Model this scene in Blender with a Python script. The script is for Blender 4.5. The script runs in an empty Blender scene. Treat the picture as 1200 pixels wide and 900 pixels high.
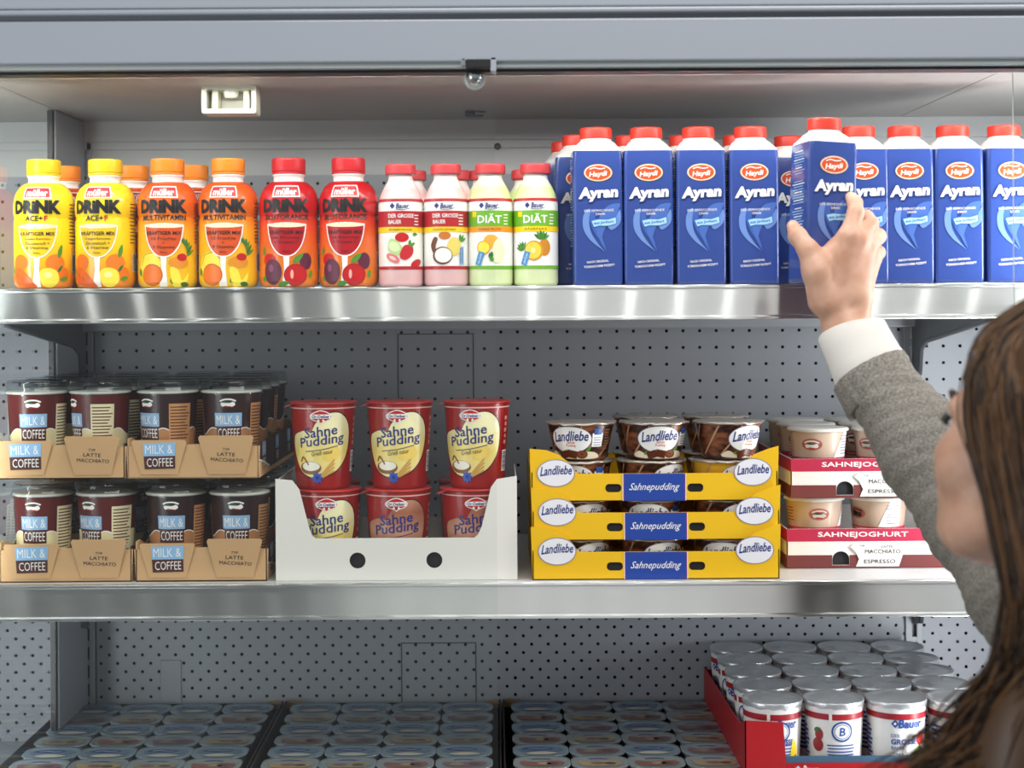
import bpy, bmesh, math, random
import numpy as np
from mathutils import Vector, Matrix
from mathutils.geometry import tessellate_polygon

random.seed(7)
SC = bpy.context.scene
COL = SC.collection

# ------------------------------------------------------------------ camera, world, light, exposure
H = 1.60                      # eye height of the lens above the shop floor
F = 1909.0                    # focal length in pixels of a 1200 px wide frame
ROLL = math.radians(0.35)
cam_d = bpy.data.cameras.new('camera')
cam = bpy.data.objects.new('camera', cam_d); COL.objects.link(cam)
cam_d.sensor_width = 36.0
cam_d.lens = 36.0 * F / 1200.0
cam_d.shift_x = 20 / 1200.0
cam_d.shift_y = -90 / 1200.0
cam_d.clip_start = 0.05
cam_d.dof.use_dof = True
cam_d.dof.focus_distance = 2.27
cam_d.dof.aperture_fstop = 4.6
cam.matrix_world = Matrix.Translation((0, 0, H)) @ Matrix.Rotation(math.pi/2, 4, 'X') @ Matrix.Rotation(-ROLL, 4, 'Z')
SC.camera = cam

vs = SC.view_settings
vs.view_transform = 'Standard'
vs.look = 'None'
vs.gamma = 1.0
vs.use_curve_mapping = False
vs.exposure = 0.0

world = bpy.data.worlds.new('world'); SC.world = world
world.use_nodes = True
bg = world.node_tree.nodes['Background']
bg.inputs['Color'].default_value = (0.90, 0.95, 1.0, 1)
bg.inputs['Strength'].default_value = 0.37

def area(name, loc, target, sx, sy, power, color=(1, 1, 1), spread=180):
    l = bpy.data.lights.new(name, 'AREA'); l.shape = 'RECTANGLE'
    l.size = sx; l.size_y = sy; l.energy = power; l.color = color
    l.spread = math.radians(spread)
    o = bpy.data.objects.new(name, l); COL.objects.link(o)
    o.location = loc
    d = Vector(target) - Vector(loc)
    o.rotation_euler = d.to_track_quat('-Z', 'Y').to_euler()
    return o

# the shop's ceiling lights in front of the cabinet, an added soft fill at left, an added strip brightening the right
area('ceiling_lamp_light', (0.55, 0.80, H+1.32), (0.0, 2.2, H-0.25), 2.1, 0.7, 32, (1.0, 0.985, 0.96))
area('left_fill_light', (-1.75, 0.75, H-0.25), (-0.2, 2.5, H-0.4), 0.8, 1.3, 13, (0.92, 0.96, 1.0))
area('right_fill_strip', (0.81, 2.02, H-0.33), (0.28, 2.56, H-0.33), 0.04, 1.10, 7.5, (0.95, 0.98, 1.0))
area('left_bay_light', (-0.70, 2.05, H-0.25), (-1.0, 2.56, H-0.2), 0.05, 1.0, 3.0, (0.95, 0.98, 1.0))
# LED row under the canopy
for i in range(33):
    area('canopy_led', (-1.10 + i*0.0722, 2.012, H+0.2955), (-1.10 + i*0.0722, 2.36, H+0.0), 0.008, 0.008, 0.21, (1.0, 0.985, 0.95))

# ------------------------------------------------------------------ helpers
def pos(px, py, d):
    dx = (px-580)/F; up = (360-py)/F
    x = dx*math.cos(ROLL) + up*math.sin(ROLL)
    u = -dx*math.sin(ROLL) + up*math.cos(ROLL)
    return Vector((x*d, d, H+u*d))

def PX(px, d, py=450): return pos(px, py, d).x

def lin(h):
    h = h.lstrip('#')
    c = [int(h[i:i+2], 16)/255 for i in (0, 2, 4)]
    return tuple(x/12.92 if x <= 0.04045 else ((x+0.055)/1.055)**2.4 for x in c) + (1,)

MATS = {}
def mat(hexc, rough=0.45, metal=0.0, spec=0.5, name=None, coat=0.0, sss=0.0):
    key = (hexc, rough, metal, spec, name, coat, sss)
    if key in MATS: return MATS[key]
    m = bpy.data.materials.new(name or 'paint_'+hexc.strip('#')); m.use_nodes = True
    p = m.node_tree.nodes['Principled BSDF']
    p.inputs['Base Color'].default_value = lin(hexc)
    p.inputs['Roughness'].default_value = rough
    p.inputs['Metallic'].default_value = metal
    p.inputs['Specular IOR Level'].default_value = spec
    if coat: p.inputs['Coat Weight'].default_value = coat
    if sss:
        p.inputs['Subsurface Weight'].default_value = sss
        p.inputs['Subsurface Radius'].default_value = (0.012, 0.005, 0.003)
        p.inputs['Subsurface Scale'].default_value = 0.6
    m.diffuse_color = lin(hexc)
    MATS[key] = m
    return m

def add_bump(m, scale, strength, dist=0.001, detail=3, stretch=None):
    nt = m.node_tree; p = nt.nodes['Principled BSDF']
    tc = nt.nodes.new('ShaderNodeTexCoord')
    n = nt.nodes.new('ShaderNodeTexNoise'); n.inputs['Scale'].default_value = scale; n.inputs['Detail'].default_value = detail
    b = nt.nodes.new('ShaderNodeBump'); b.inputs['Strength'].default_value = strength; b.inputs['Distance'].default_value = dist
    src = tc.outputs['Object']
    if stretch:
        mp = nt.nodes.new('ShaderNodeMapping'); mp.inputs['Scale'].default_value = stretch
        nt.links.new(src, mp.inputs['Vector']); src = mp.outputs['Vector']
    nt.links.new(src, n.inputs['Vector'])
    nt.links.new(n.outputs['Fac'], b.inputs['Height']); nt.links.new(b.outputs['Normal'], p.inputs['Normal'])
    return m

def noise_colour(m, h1, h2, scale, detail=4, lo=0.35, hi=0.65, stretch=None, random_island=0.0):
    nt = m.node_tree; p = nt.nodes['Principled BSDF']
    tc = nt.nodes.new('ShaderNodeTexCoord')
    n = nt.nodes.new('ShaderNodeTexNoise'); n.inputs['Scale'].default_value = scale; n.inputs['Detail'].default_value = detail
    r = nt.nodes.new('ShaderNodeValToRGB')
    r.color_ramp.elements[0].position = lo; r.color_ramp.elements[0].color = lin(h1)
    r.color_ramp.elements[1].position = hi; r.color_ramp.elements[1].color = lin(h2)
    src = tc.outputs['Object']
    if stretch:
        mp = nt.nodes.new('ShaderNodeMapping'); mp.inputs['Scale'].default_value = stretch
        nt.links.new(src, mp.inputs['Vector']); src = mp.outputs['Vector']
    nt.links.new(src, n.inputs['Vector'])
    f = n.outputs['Fac']
    if random_island:
        g = nt.nodes.new('ShaderNodeNewGeometry')
        mx = nt.nodes.new('ShaderNodeMix'); mx.inputs['Factor'].default_value = random_island
        nt.links.new(f, mx.inputs['A']); nt.links.new(g.outputs['Random Per Island'], mx.inputs['B'])
        f = mx.outputs['Result']
    nt.links.new(f, r.inputs['Fac']); nt.links.new(r.outputs['Color'], p.inputs['Base Color'])
    return m

def ramp_z(name, stops, rough=0.3, spec=0.5, coat=0.0):
    """print colour that changes with height on the label (object z in metres)"""
    m = bpy.data.materials.new(name); m.use_nodes = True
    nt = m.node_tree; p = nt.nodes['Principled BSDF']
    p.inputs['Roughness'].default_value = rough; p.inputs['Specular IOR Level'].default_value = spec
    p.inputs['Coat Weight'].default_value = coat
    tc = nt.nodes.new('ShaderNodeTexCoord'); sp = nt.nodes.new('ShaderNodeSeparateXYZ')
    mr = nt.nodes.new('ShaderNodeMapRange')
    mr.inputs['From Min'].default_value = stops[0][0]; mr.inputs['From Max'].default_value = stops[-1][0]
    r = nt.nodes.new('ShaderNodeValToRGB')
    z0, z1 = stops[0][0], stops[-1][0]
    el = r.color_ramp.elements
    el[0].position = 0; el[0].color = lin(stops[0][1]); el[1].position = 1; el[1].color = lin(stops[-1][1])
    for z, c in stops[1:-1]:
        e = el.new((z-z0)/(z1-z0)); e.color = lin(c)
    nt.links.new(tc.outputs['Object'], sp.inputs[0]); nt.links.new(sp.outputs['Z'], mr.inputs['Value'])
    nt.links.new(mr.outputs['Result'], r.inputs['Fac']); nt.links.new(r.outputs['Color'], p.inputs['Base Color'])
    return m

def glass_mat(name, tint='#FCFDFC', ior=1.5, gain=1.0):
    m = bpy.data.materials.new(name); m.use_nodes = True
    nt = m.node_tree; nt.nodes.clear()
    o = nt.nodes.new('ShaderNodeOutputMaterial'); mx = nt.nodes.new('ShaderNodeMixShader')
    fr = nt.nodes.new('ShaderNodeFresnel'); fr.inputs['IOR'].default_value = ior
    t = nt.nodes.new('ShaderNodeBsdfTransparent'); t.inputs['Color'].default_value = lin(tint)
    g = nt.nodes.new('ShaderNodeBsdfGlossy'); g.inputs['Roughness'].default_value = 0.02
    g.inputs['Color'].default_value = (gain, gain, gain, 1)
    ge = nt.nodes.new('ShaderNodeNewGeometry')          # a sheet reflects once: at the face the ray meets first
    sb = nt.nodes.new('ShaderNodeMath'); sb.operation = 'SUBTRACT'; sb.inputs[0].default_value = 1.0
    ml = nt.nodes.new('ShaderNodeMath'); ml.operation = 'MULTIPLY'
    nt.links.new(ge.outputs['Backfacing'], sb.inputs[1]); nt.links.new(sb.outputs[0], ml.inputs[0]); nt.links.new(fr.outputs[0], ml.inputs[1])
    nt.links.new(ml.outputs[0], mx.inputs[0]); nt.links.new(t.outputs[0], mx.inputs[1]); nt.links.new(g.outputs[0], mx.inputs[2])
    nt.links.new(mx.outputs[0], o.inputs[0])
    return m

def brushed(name, hexc, rough, aniso=0.75, axis='Z', scale=(3, 3, 900)):
    m = bpy.data.materials.new(name); m.use_nodes = True
    nt = m.node_tree; nt.nodes.clear()
    o = nt.nodes.new('ShaderNodeOutputMaterial')
    g = nt.nodes.new('ShaderNodeBsdfAnisotropic'); g.inputs['Color'].default_value = lin(hexc)
    g.inputs['Anisotropy'].default_value = aniso
    tg = nt.nodes.new('ShaderNodeTangent'); tg.direction_type = 'RADIAL'; tg.axis = axis
    nt.links.new(tg.outputs[0], g.inputs['Tangent'])
    tc = nt.nodes.new('ShaderNodeTexCoord'); mp = nt.nodes.new('ShaderNodeMapping'); mp.inputs['Scale'].default_value = scale
    n = nt.nodes.new('ShaderNodeTexNoise'); n.inputs['Scale'].default_value = 1.0; n.inputs['Detail'].default_value = 2
    mr = nt.nodes.new('ShaderNodeMapRange'); mr.inputs['To Min'].default_value = rough*0.85; mr.inputs['To Max'].default_value = rough*1.15
    nt.links.new(tc.outputs['Object'], mp.inputs['Vector']); nt.links.new(mp.outputs[0], n.inputs['Vector'])
    nt.links.new(n.outputs['Fac'], mr.inputs['Value']); nt.links.new(mr.outputs[0], g.inputs['Roughness'])
    nt.links.new(g.outputs[0], o.inputs[0])
    return m

class MB:
    """collects shapes and links them as ONE mesh object"""
    def __init__(s): s.v = []; s.f = []; s.m = []; s.sm = []; s.mats = []
    def mi(s, m):
        if m not in s.mats: s.mats.append(m)
        return s.mats.index(m)
    def add(s, vs_, fs, m, smooth=False):
        b = len(s.v); s.v.extend([tuple(x) for x in vs_]); k = s.mi(m)
        for f in fs:
            s.f.append([b+i for i in f]); s.m.append(k); s.sm.append(smooth)
        return s
    def bm(s, bm_, m, smooth=False, M=None):
        bm_.verts.index_update()
        vs_ = [(M @ v.co if M else v.co.copy()) for v in bm_.verts]
        s.add(vs_, [[v.index for v in f.verts] for f in bm_.faces], m, smooth); bm_.free(); return s
    def box(s, x0, x1, y0, y1, z0, z1, m, bev=0.0, seg=2, M=None):
        b = bmesh.new(); bmesh.ops.create_cube(b, size=1)
        for v in b.verts:
            v.co = Vector(((x0+x1)/2+v.co.x*(x1-x0), (y0+y1)/2+v.co.y*(y1-y0), (z0+z1)/2+v.co.z*(z1-z0)))
        if bev: bmesh.ops.bevel(b, geom=b.edges[:], offset=bev, segments=seg, profile=0.5, affect='EDGES')
        return s.bm(b, m, False, M)
    def lathe(s, prof, m, seg=40, cap0=True, cap1=True, M=None, smooth=True):
        vs_ = []; fs = []; n = len(prof)
        for (r, z) in prof:
            for k in range(seg):
                a = 2*math.pi*k/seg; vs_.append(Vector((r*math.sin(a), -r*math.cos(a), z)))
        for i in range(n-1):
            for k in range(seg):
                k2 = (k+1) % seg
                fs.append((i*seg+k, i*seg+k2, (i+1)*seg+k2, (i+1)*seg+k))
        if cap0: fs.append(tuple(reversed(range(seg))))
        if cap1: fs.append(tuple((n-1)*seg+k for k in range(seg)))
        if M: vs_ = [M @ v for v in vs_]
        return s.add(vs_, fs, m, smooth)
    def rings(s, rings, m, cap0=True, cap1=True, smooth=True):
        n = len(rings[0]); vs_ = [p for r in rings for p in r]; fs = []
        for i in range(len(rings)-1):
            for k in range(n):
                k2 = (k+1) % n
                fs.append((i*n+k, i*n+k2, (i+1)*n+k2, (i+1)*n+k))
        if cap0: fs.append(tuple(reversed(range(n))))
        if cap1: fs.append(tuple((len(rings)-1)*n+k for k in range(n)))
        return s.add(vs_, fs, m, smooth)
    def tube(s, pts, rad, m, seg=8, smooth=True):
        pts = [Vector(p) for p in pts]; rs = []
        up = Vector((0, 0, 1))
        for i, p in enumerate(pts):
            t = (pts[min(i+1, len(pts)-1)] - pts[max(i-1, 0)]).normalized()
            a = t.cross(up)
            if a.length < 1e-3: a = t.cross(Vector((0, 1, 0)))
            a.normalize(); b = t.cross(a)
            r = rad[i] if isinstance(rad, (list, tuple)) else rad
            rs.append([p + a*r*math.cos(2*math.pi*k/seg) + b*r*math.sin(2*math.pi*k/seg) for k in range(seg)])
        return s.rings(rs, m, True, True, smooth)
    def panel(s, outlines, thick, O, ux, uy, m):
        """flat board with holes: outlines in (u,v), first is the outer edge; its outer face lies at O, thickness goes behind"""
        n = Vector(ux).cross(Vector(uy)).normalized()
        pl = [[Vector((p[0], p[1], 0)) for p in o] for o in outlines]
        tris = tessellate_polygon(pl); flat = [p for o in pl for p in o]; N = len(flat)
        O = Vector(O); ux = Vector(ux); uy = Vector(uy)
        front = [O + ux*p.x + uy*p.y for p in flat]; back = [p - n*thick for p in front]
        fs = []
        for t in tris:
            a, b, c = (flat[i] for i in t)
            if (b-a).cross(c-a).z < 0: t = (t[0], t[2], t[1])
            fs.append(tuple(t)); fs.append(tuple(N+i for i in reversed(t)))
        b0 = 0
        for o in pl:
            k = len(o)
            area_ = sum(o[i].x*o[(i+1) % k].y-o[(i+1) % k].x*o[i].y for i in range(k))
            for i in range(k):
                i2 = (i+1) % k
                q = (b0+i, N+b0+i, N+b0+i2, b0+i2)
                fs.append(q)
            b0 += k
        return s.add(front+back, fs, m, False)
    def build(s, name, parent=None, loc=None, fix=False):
        me = bpy.data.meshes.new(name); me.from_pydata(s.v, [], s.f)
        for m in s.mats: me.materials.append(m)
        me.polygons.foreach_set('material_index', s.m); me.polygons.foreach_set('use_smooth', s.sm)
        me.update()
        if fix:
            b = bmesh.new(); b.from_mesh(me); bmesh.ops.recalc_face_normals(b, faces=b.faces[:]); b.to_mesh(me); b.free()
        o = bpy.data.objects.new(name, me); COL.objects.link(o)
        if parent: o.parent = parent
        if loc is not None: o.location = loc
        return o

def circ(cx, cy, rx, ry=None, n=28, a0=0.0):
    ry = rx if ry is None else ry
    return [(cx+rx*math.cos(a0+2*math.pi*i/n), cy+ry*math.sin(a0+2*math.pi*i/n)) for i in range(n)]

def rect(x0, y0, x1, y1): return [(x0, y0), (x1, y0), (x1, y1), (x0, y1)]

def rrect2(x0, y0, x1, y1, r, n=5):
    o = []
    for cx, cy, a in ((x1-r, y0+r, -90), (x1-r, y1-r, 0), (x0+r, y1-r, 90), (x0+r, y0+r, 180)):
        for i in range(n+1):
            t = math.radians(a+90*i/n); o.append((cx+r*math.cos(t), cy+r*math.sin(t)))
    return o

def rr_ring(hw, hd, r, z, n=6, cx=0, cy=0):
    return [Vector((cx+x, cy+y, z)) for x, y in rrect2(-hw, -hd, hw, hd, r, n)]

def smooth_loop(pts, n=6):
    o = []; k = len(pts)
    for i in range(k):
        p0, p1, p2, p3 = (Vector(pts[(i+j-1) % k]) for j in range(4))
        for q in range(n):
            t = q/n
            o.append(tuple(0.5*((2*p1)+(p2-p0)*t+(2*p0-5*p1+4*p2-p3)*t*t+(3*p1-p0-3*p2+p3)*t**3)))
    return o

def smooth_path(pts, n=6):
    o = []; k = len(pts)
    for i in range(k-1):
        p0, p1, p2, p3 = (Vector(pts[min(max(i+j-1, 0), k-1)]) for j in range(4))
        for q in range(n):
            t = q/n
            o.append(0.5*((2*p1)+(p2-p0)*t+(2*p0-5*p1+4*p2-p3)*t*t+(3*p1-p0-3*p2+p3)*t**3))
    o.append(Vector(pts[-1]))
    return o

TXT = {}
def text_geo(s_, bold=0.0, shear=0.0, space=1.0):
    key = (s_, bold, shear, space)
    if key in TXT: return TXT[key]
    cu = bpy.data.curves.new('lettering', 'FONT'); cu.body = s_; cu.size = 1.0; cu.resolution_u = 2
    cu.offset = bold; cu.shear = shear; cu.space_character = space; cu.fill_mode = 'FRONT'
    ob = bpy.data.objects.new('lettering', cu); COL.objects.link(ob)
    dg = bpy.context.evaluated_depsgraph_get(); dg.update()
    me = bpy.data.meshes.new_from_object(ob.evaluated_get(dg))
    v = [(q.co.x, q.co.y) for q in me.vertices]; f = [tuple(p.vertices) for p in me.polygons]
    bpy.data.objects.remove(ob); bpy.data.curves.remove(cu); bpy.data.meshes.remove(me)
    x0 = min(p[0] for p in v); x1 = max(p[0] for p in v); y0 = min(p[1] for p in v); y1 = max(p[1] for p in v)
    TXT[key] = ([(p[0]-(x0+x1)/2, p[1]-(y0+y1)/2) for p in v], f, x1-x0, y1-y0)
    return TXT[key]

class Print:
    """printing on a surface: flat shapes in metres carried onto the surface by mapf(u, v, off)"""
    def __init__(s, mb, mapf, maxlen=None, base=0.0003, step=0.00014):
        s.mb = mb; s.f = mapf; s.ml = maxlen; s.base = base; s.step = step
    def raw(s, v2, faces, m, L=0):
        b = bmesh.new(); vv = [b.verts.new((p[0], p[1], 0)) for p in v2]
        for f in faces:
            try: b.faces.new([vv[i] for i in f])
            except ValueError: pass
        bmesh.ops.triangulate(b, faces=b.faces[:])
        if s.ml:
            for _ in range(6):
                lg = [e for e in b.edges if e.calc_length() > s.ml]
                if not lg: break
                bmesh.ops.subdivide_edges(b, edges=lg, cuts=1)
                bmesh.ops.triangulate(b, faces=[f for f in b.faces if len(f.verts) > 3])
        for f in b.faces:
            f.normal_update()
            if f.normal.z < 0: f.normal_flip()
        b.verts.index_update(); off = s.base+s.step*L
        s.mb.add([s.f(v.co.x, v.co.y, off) for v in b.verts], [[v.index for v in f.verts] for f in b.faces], m, bool(s.ml))
        b.free()
    def poly(s, pts, m, L=0):
        tr = tessellate_polygon([[Vector((p[0], p[1], 0)) for p in pts]])
        s.raw(pts, tr, m, L)
    def rect(s, x0, y0, x1, y1, m, L=0): s.poly(rect(x0, y0, x1, y1), m, L)
    def ell(s, cx, cy, rx, ry, m, L=0, n=24, rot=0.0):
        c, q = math.cos(rot), math.sin(rot)
        s.poly([(cx+x*c-y*q, cy+x*q+y*c) for x, y in circ(0, 0, rx, ry, n)], m, L)
    def blob(s, pts, m, L=0, n=5): s.poly(smooth_loop(pts, n), m, L)
    def line(s, pts, w, m, L=0, n=5, smooth=True):
        p = smooth_path([(a, b, 0) for a, b in pts], n) if smooth else [Vector((a, b, 0)) for a, b in pts]
        v = []; fs = []
        for i, q in enumerate(p):
            t = (p[min(i+1, len(p)-1)]-p[max(i-1, 0)]); t.normalize()
            nrm = Vector((-t.y, t.x, 0))*w/2
            v += [q+nrm, q-nrm]
            if i: fs.append((2*i-2, 2*i-1, 2*i+1, 2*i))
        s.raw([(a.x, a.y) for a in v], fs, m, L)
    def text(s, t, cx, cy, w, h, m, L=1, bold=0.0, shear=0.0, rot=0.0, arc=0.0, space=1.0):
        v, f, tw, th = text_geo(t, bold, shear, space)
        if w is None: w = tw*h/th
        if h is None: h = th*w/tw
        c, q = math.cos(rot), math.sin(rot); o = []
        for x, y in v:
            x = x*w/tw; y = y*h/th; y += arc*(x/(w/2))**2
            o.append((cx+x*c-y*q, cy+x*q+y*c))
        s.raw(o, f, m, L)

def cyl_map(prof, theta0=0.0, R=None):
    rs = sorted([(z, r) for r, z in prof]); zs = [a for a, b in rs]; rr = [b for a, b in rs]
    R = R or max(rr)
    def f(u, v, off):
        r = float(np.interp(v, zs, rr))+off; a = theta0+u/R
        return Vector((r*math.sin(a), -r*math.cos(a), v))
    return f

def plane_map(O, ux, uy):
    O = Vector(O); ux = Vector(ux); uy = Vector(uy); n = ux.cross(uy).normalized()
    return lambda u, v, off: O+ux*u+uy*v+n*off

def empty(name, loc=(0, 0, 0), rz=0.0):
    o = bpy.data.objects.new(name, None); COL.objects.link(o)
    o.empty_display_size = 0.05; o.location = loc; o.rotation_euler = (0, 0, rz)
    return o

def tag(o, label=None, cat=None, group=None, kind=None):
    if label: o['label'] = label
    if cat: o['category'] = cat
    if group: o['group'] = group
    if kind: o['kind'] = kind
    return o

def dup(root, loc, rz, label, group=None):
    def cp(o, parent):
        c = o.copy(); COL.objects.link(c)
        if parent: c.parent = parent
        for ch in list(o.children): cp(ch, c)
        return c
    kids = None
    r = root.copy(); COL.objects.link(r)
    for ch in list(root.children): cp(ch, r)
    r.location = loc; r.rotation_euler = (0, 0, rz); r['label'] = label
    if group: r['group'] = group
    return r

class Stock:
    """one product: the first call moves the original, later calls copy it with its parts"""
    def __init__(s, root, cat, group): s.root = root; s.used = False; s.cat = cat; s.group = group
    def put(s, loc, rz, label, group=None, tilt=None):
        if not s.used:
            s.used = True; o = s.root; o.location = loc; o.rotation_euler = (0, 0, rz); o['label'] = label
        else: o = dup(s.root, loc, rz, label)
        o['category'] = s.cat; o['group'] = group or s.group
        if tilt: o.rotation_euler = (tilt[0], tilt[1], rz)
        return o

# ------------------------------------------------------------------ shared materials
M_CAB = add_bump(mat('#A9ADB3', 0.38, name='grey_powder_coat'), 900, 0.05, 0.0004)
M_CABL = mat('#C4C6C6', 0.35, name='light_powder_coat')
M_CEIL = mat('#ABA7A2', 0.42, name='canopy_liner')
M_HEAD = mat('#9EA3AC', 0.28, name='header_coat', coat=0.3)
M_PEG = mat('#A4A8AF', 0.42, name='pegboard_coat')
M_DARK = mat('#17181A', 0.6, name='void_shade')  # near-black standing in for the shade behind holes and slots
M_BLACK = mat('#141517', 0.4, name='black_plastic')
M_BRACK = mat('#5E6267', 0.4, name='bracket_steel')
M_LIP = brushed('brushed_steel', '#DADCDB', 0.34, 0.85)
M_STEEL = mat('#B9BCBE', 0.25, 1.0, name='polished_steel')
M_GLASS = glass_mat('door_glass')
M_EDGE = mat('#C9D6D0', 0.2, name='glass_edge')
M_WHITE = mat('#F2F1EC', 0.35, name='white_plastic')
M_PW = mat('#F4F3EE', 0.4, name='white_print')
M_KRAFT = add_bump(mat('#C9A173', 0.75, name='kraft_board'), 300, 0.15, 0.0005)

# ------------------------------------------------------------------ the room
b = MB(); b.box(-2.6, 2.6, -1.5, 3.2, -0.05, 0.0, noise_colour(mat('#8F8C86', 0.35, name='shop_floor'), '#85827C', '#97948E', 6))
tag(b.build('floor'), kind='structure')
b = MB(); b.box(-2.6, 2.6, 3.02, 3.1, 0.0, 2.9, mat('#B8B8B4', 0.8, name='shop_wall'))
tag(b.build('wall_back'), kind='structure')

# ------------------------------------------------------------------ refrigerated cabinet
XL, XR = -0.643, 0.655         # the bay the photo shows; neighbours run on to both sides
X0, X1 = -1.25, 1.32
DB = 2.56                      # depth of the perforated back
cab = empty('refrigerated_cabinet', (0, 2.3, 0))
tag(cab, 'grey open-front refrigerated cabinet with perforated back panel behind all the shelves', 'refrigerator')
def part(mb, name, parent=cab, fix=False):
    o = mb.build(name, None, fix=fix)
    o.parent = parent
    off = Vector((0, 0, 0)); q = parent
    while q: off += Vector(q.location); q = q.parent
    o.data.transform(Matrix.Translation(-off))
    return o

PIT = 0.02615
def holes(mb, x0, x1, z0, z1, pitch_x, pitch_z, stag, r=0.0027, skip=(), skip_holes=()):
    """perforated sheet of square cells, every hole a real one"""
    nx = max(1, int(round((x1-x0)/pitch_x))); nz = max(1, int(round((z1-z0)/pitch_z)))
    sx = (x1-x0)/nx; sz = (z1-z0)/nz
    for j in range(nz):
        for i in range(nx):
            cx = x0+(i+0.5)*sx; cz = z0+(j+0.5)*sz
            if any(a <= cx <= c and bb <= cz <= d for a, bb, c, d in skip): continue
            o8 = [(-1, -1), (0, -1), (1, -1), (1, 0), (1, 1), (0, 1), (-1, 1), (-1, 0)]
            out = [Vector((cx+a*sx/2, DB, cz+c*sz/2)) for a, c in o8]
            if (stag and (i+j) % 2) or any(a <= cx <= c and bb <= cz <= d for a, bb, c, d in skip_holes):
                mb.add(out, [tuple(range(8))], M_PEG); continue
            inn = []
            for a, c in o8:
                l = math.hypot(a, c); inn.append(Vector((cx+a/l*r, DB, cz+c/l*r)))
            dp = [p+Vector((0, 0.0015, 0)) for p in inn]
            mb.add(out+inn+dp, [(k, (k+1) % 8, 8+(k+1) % 8, 8+k) for k in range(8)] + [(8+k, 8+(k+1) % 8, 16+(k+1) % 8, 16+k) for k in range(8)], M_PEG)

b = MB()
zt = H-0.031+PIT*0.30          # mid level hole rows fall at H-0.039 ...
zA1 = H-0.039+PIT*9.5; zA0 = H-0.039+PIT/2-PIT*17
zsplit = H-0.039+PIT/2-PIT*16
b.box(X0, X1, DB-0.0005, DB+0.001, zA1+0.0, H+0.262, M_CABL)
plate_xy = (PX(188, DB, 790), H-0.621, PX(213, DB, 790), H-0.551)
for (xa, xb) in ((X0, XL-0.014), (XL+0.014, XR-0.008), (XR+0.010, X1)):
    n = round((xb-xa)/PIT); 
    holes(b, xa, xb, zsplit, zA1, PIT, PIT, False)
    holes(b, xa, xb, H-0.80, zsplit, PIT/2, PIT/2, True, skip_holes=(plate_xy,) if xa > -1 else ())
part(b, 'back_panel')
b = MB(); b.box(X0, X1, DB+0.03, DB+0.05, H-0.82, H+0.30, M_DARK)
part(b, 'air_duct')
b = MB()
b.box(X0, X1, DB-0.012, DB-0.002, H+0.262, H+0.296, M_CABL, 0.002)
b.box(X0, X1, DB-0.006, DB-0.001, H+0.250, H+0.263, M_CABL, 0.001)
part(b, 'air_grille_strip')
b = MB(); b.box(plate_xy[0], plate_xy[2], DB-0.002, DB+0.0005, plate_xy[1], plate_xy[3], M_PEG, 0.0015); part(b, 'blank_plate')
for (pa, pb, qa, qb) in ((466, 555, 391, 470), (470, 558, 753, 850)):
    b = MB(); x0, x1 = PX(pa, DB, qa), PX(pb, DB, qa); z1 = pos(500, qa, DB).z; z0 = pos(500, qb, DB).z
    for (a, c, e, g) in ((x0, x1, z1-0.0012, z1), (x0, x0+0.0012, z0, z1), (x1-0.0012, x1, z0, z1)):
        b.box(a, c, DB-0.0008, DB+0.0005, e, g, M_BLACK)
    part(b, 'access_hatch')

# uprights with hanging slots
for xu in (XL, XR):
    b = MB()
    b.box(xu-0.014, xu-0.0035, DB-0.006, DB+0.01, H-0.80, H+0.262, M_CAB, 0.001)
    b.box(xu+0.0035, xu+0.012, DB-0.006, DB+0.01, H-0.80, H+0.262, M_CAB, 0.001)
    b.box(xu-0.0036, xu+0.0036, DB+0.004, DB+0.01, H-0.80, H+0.262, M_BLACK)
    for k in range(36):
        z = H-0.79+k*0.029
        b.box(xu-0.0036, xu+0.0036, DB-0.005, DB+0.006, z, z+0.008, M_CAB)
    part(b, 'slotted_upright')

# canopy: liner, header with its steps, door rail
b = MB()
yz = [(1.955, 0.300), (2.03, 0.300), (2.05, 0.291), (DB, 0.294), (DB, 0.32), (1.955, 0.32)]
nseg = 3
for (xa, xb) in ((X0, XL), (XL+0.001, XR-0.022), (XR-0.020, X1)):
    rr = [[Vector((x, y, H+z)) for y, z in yz] for x in (xa, xb)]
    b.rings(rr, M_CEIL, True, True, False)
part(b, 'canopy_liner', fix=True)
b = MB()
b.box(X0, X1, 1.932, 1.962, H+0.2915, H+0.3425, M_HEAD, 0.0025, 3)
b.box(X0, X1, 1.940, 1.965, H+0.3405, H+0.3490, mat('#7E828A', 0.3, name='header_groove'))
b.box(X0, X1, 1.926, 1.960, H+0.3482, H+0.3550, M_HEAD, 0.0028, 3)
b.box(X0, X1, 1.938, 1.965, H+0.3540, H+0.3575, mat('#4E5156', 0.4, name='header_gap'))
b.box(X0, X1, 1.934, 1.965, H+0.3568, H+0.62, M_HEAD, 0.002, 2)
part(b, 'header')
b = MB()
b.box(X0, X1, 1.938, 1.962, H+0.2850, H+0.2925, mat('#A8AEAE', 0.3, name='rail_coat'), 0.0015)
b.box(X0, X1, 1.950, 1.981, H+0.2815, H+0.2860, M_BLACK)
part(b, 'door_rail')
b = MB(); b.box(X0, X1, 1.965, 3.0, H+0.32, H+0.62, M_CAB); part(b, 'canopy_box')
b = MB(); b.box(X0, X1, 2.004, 2.020, H+0.2965, H+0.3005, M_WHITE, 0.001)
part(b, 'led_rail')
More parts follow.
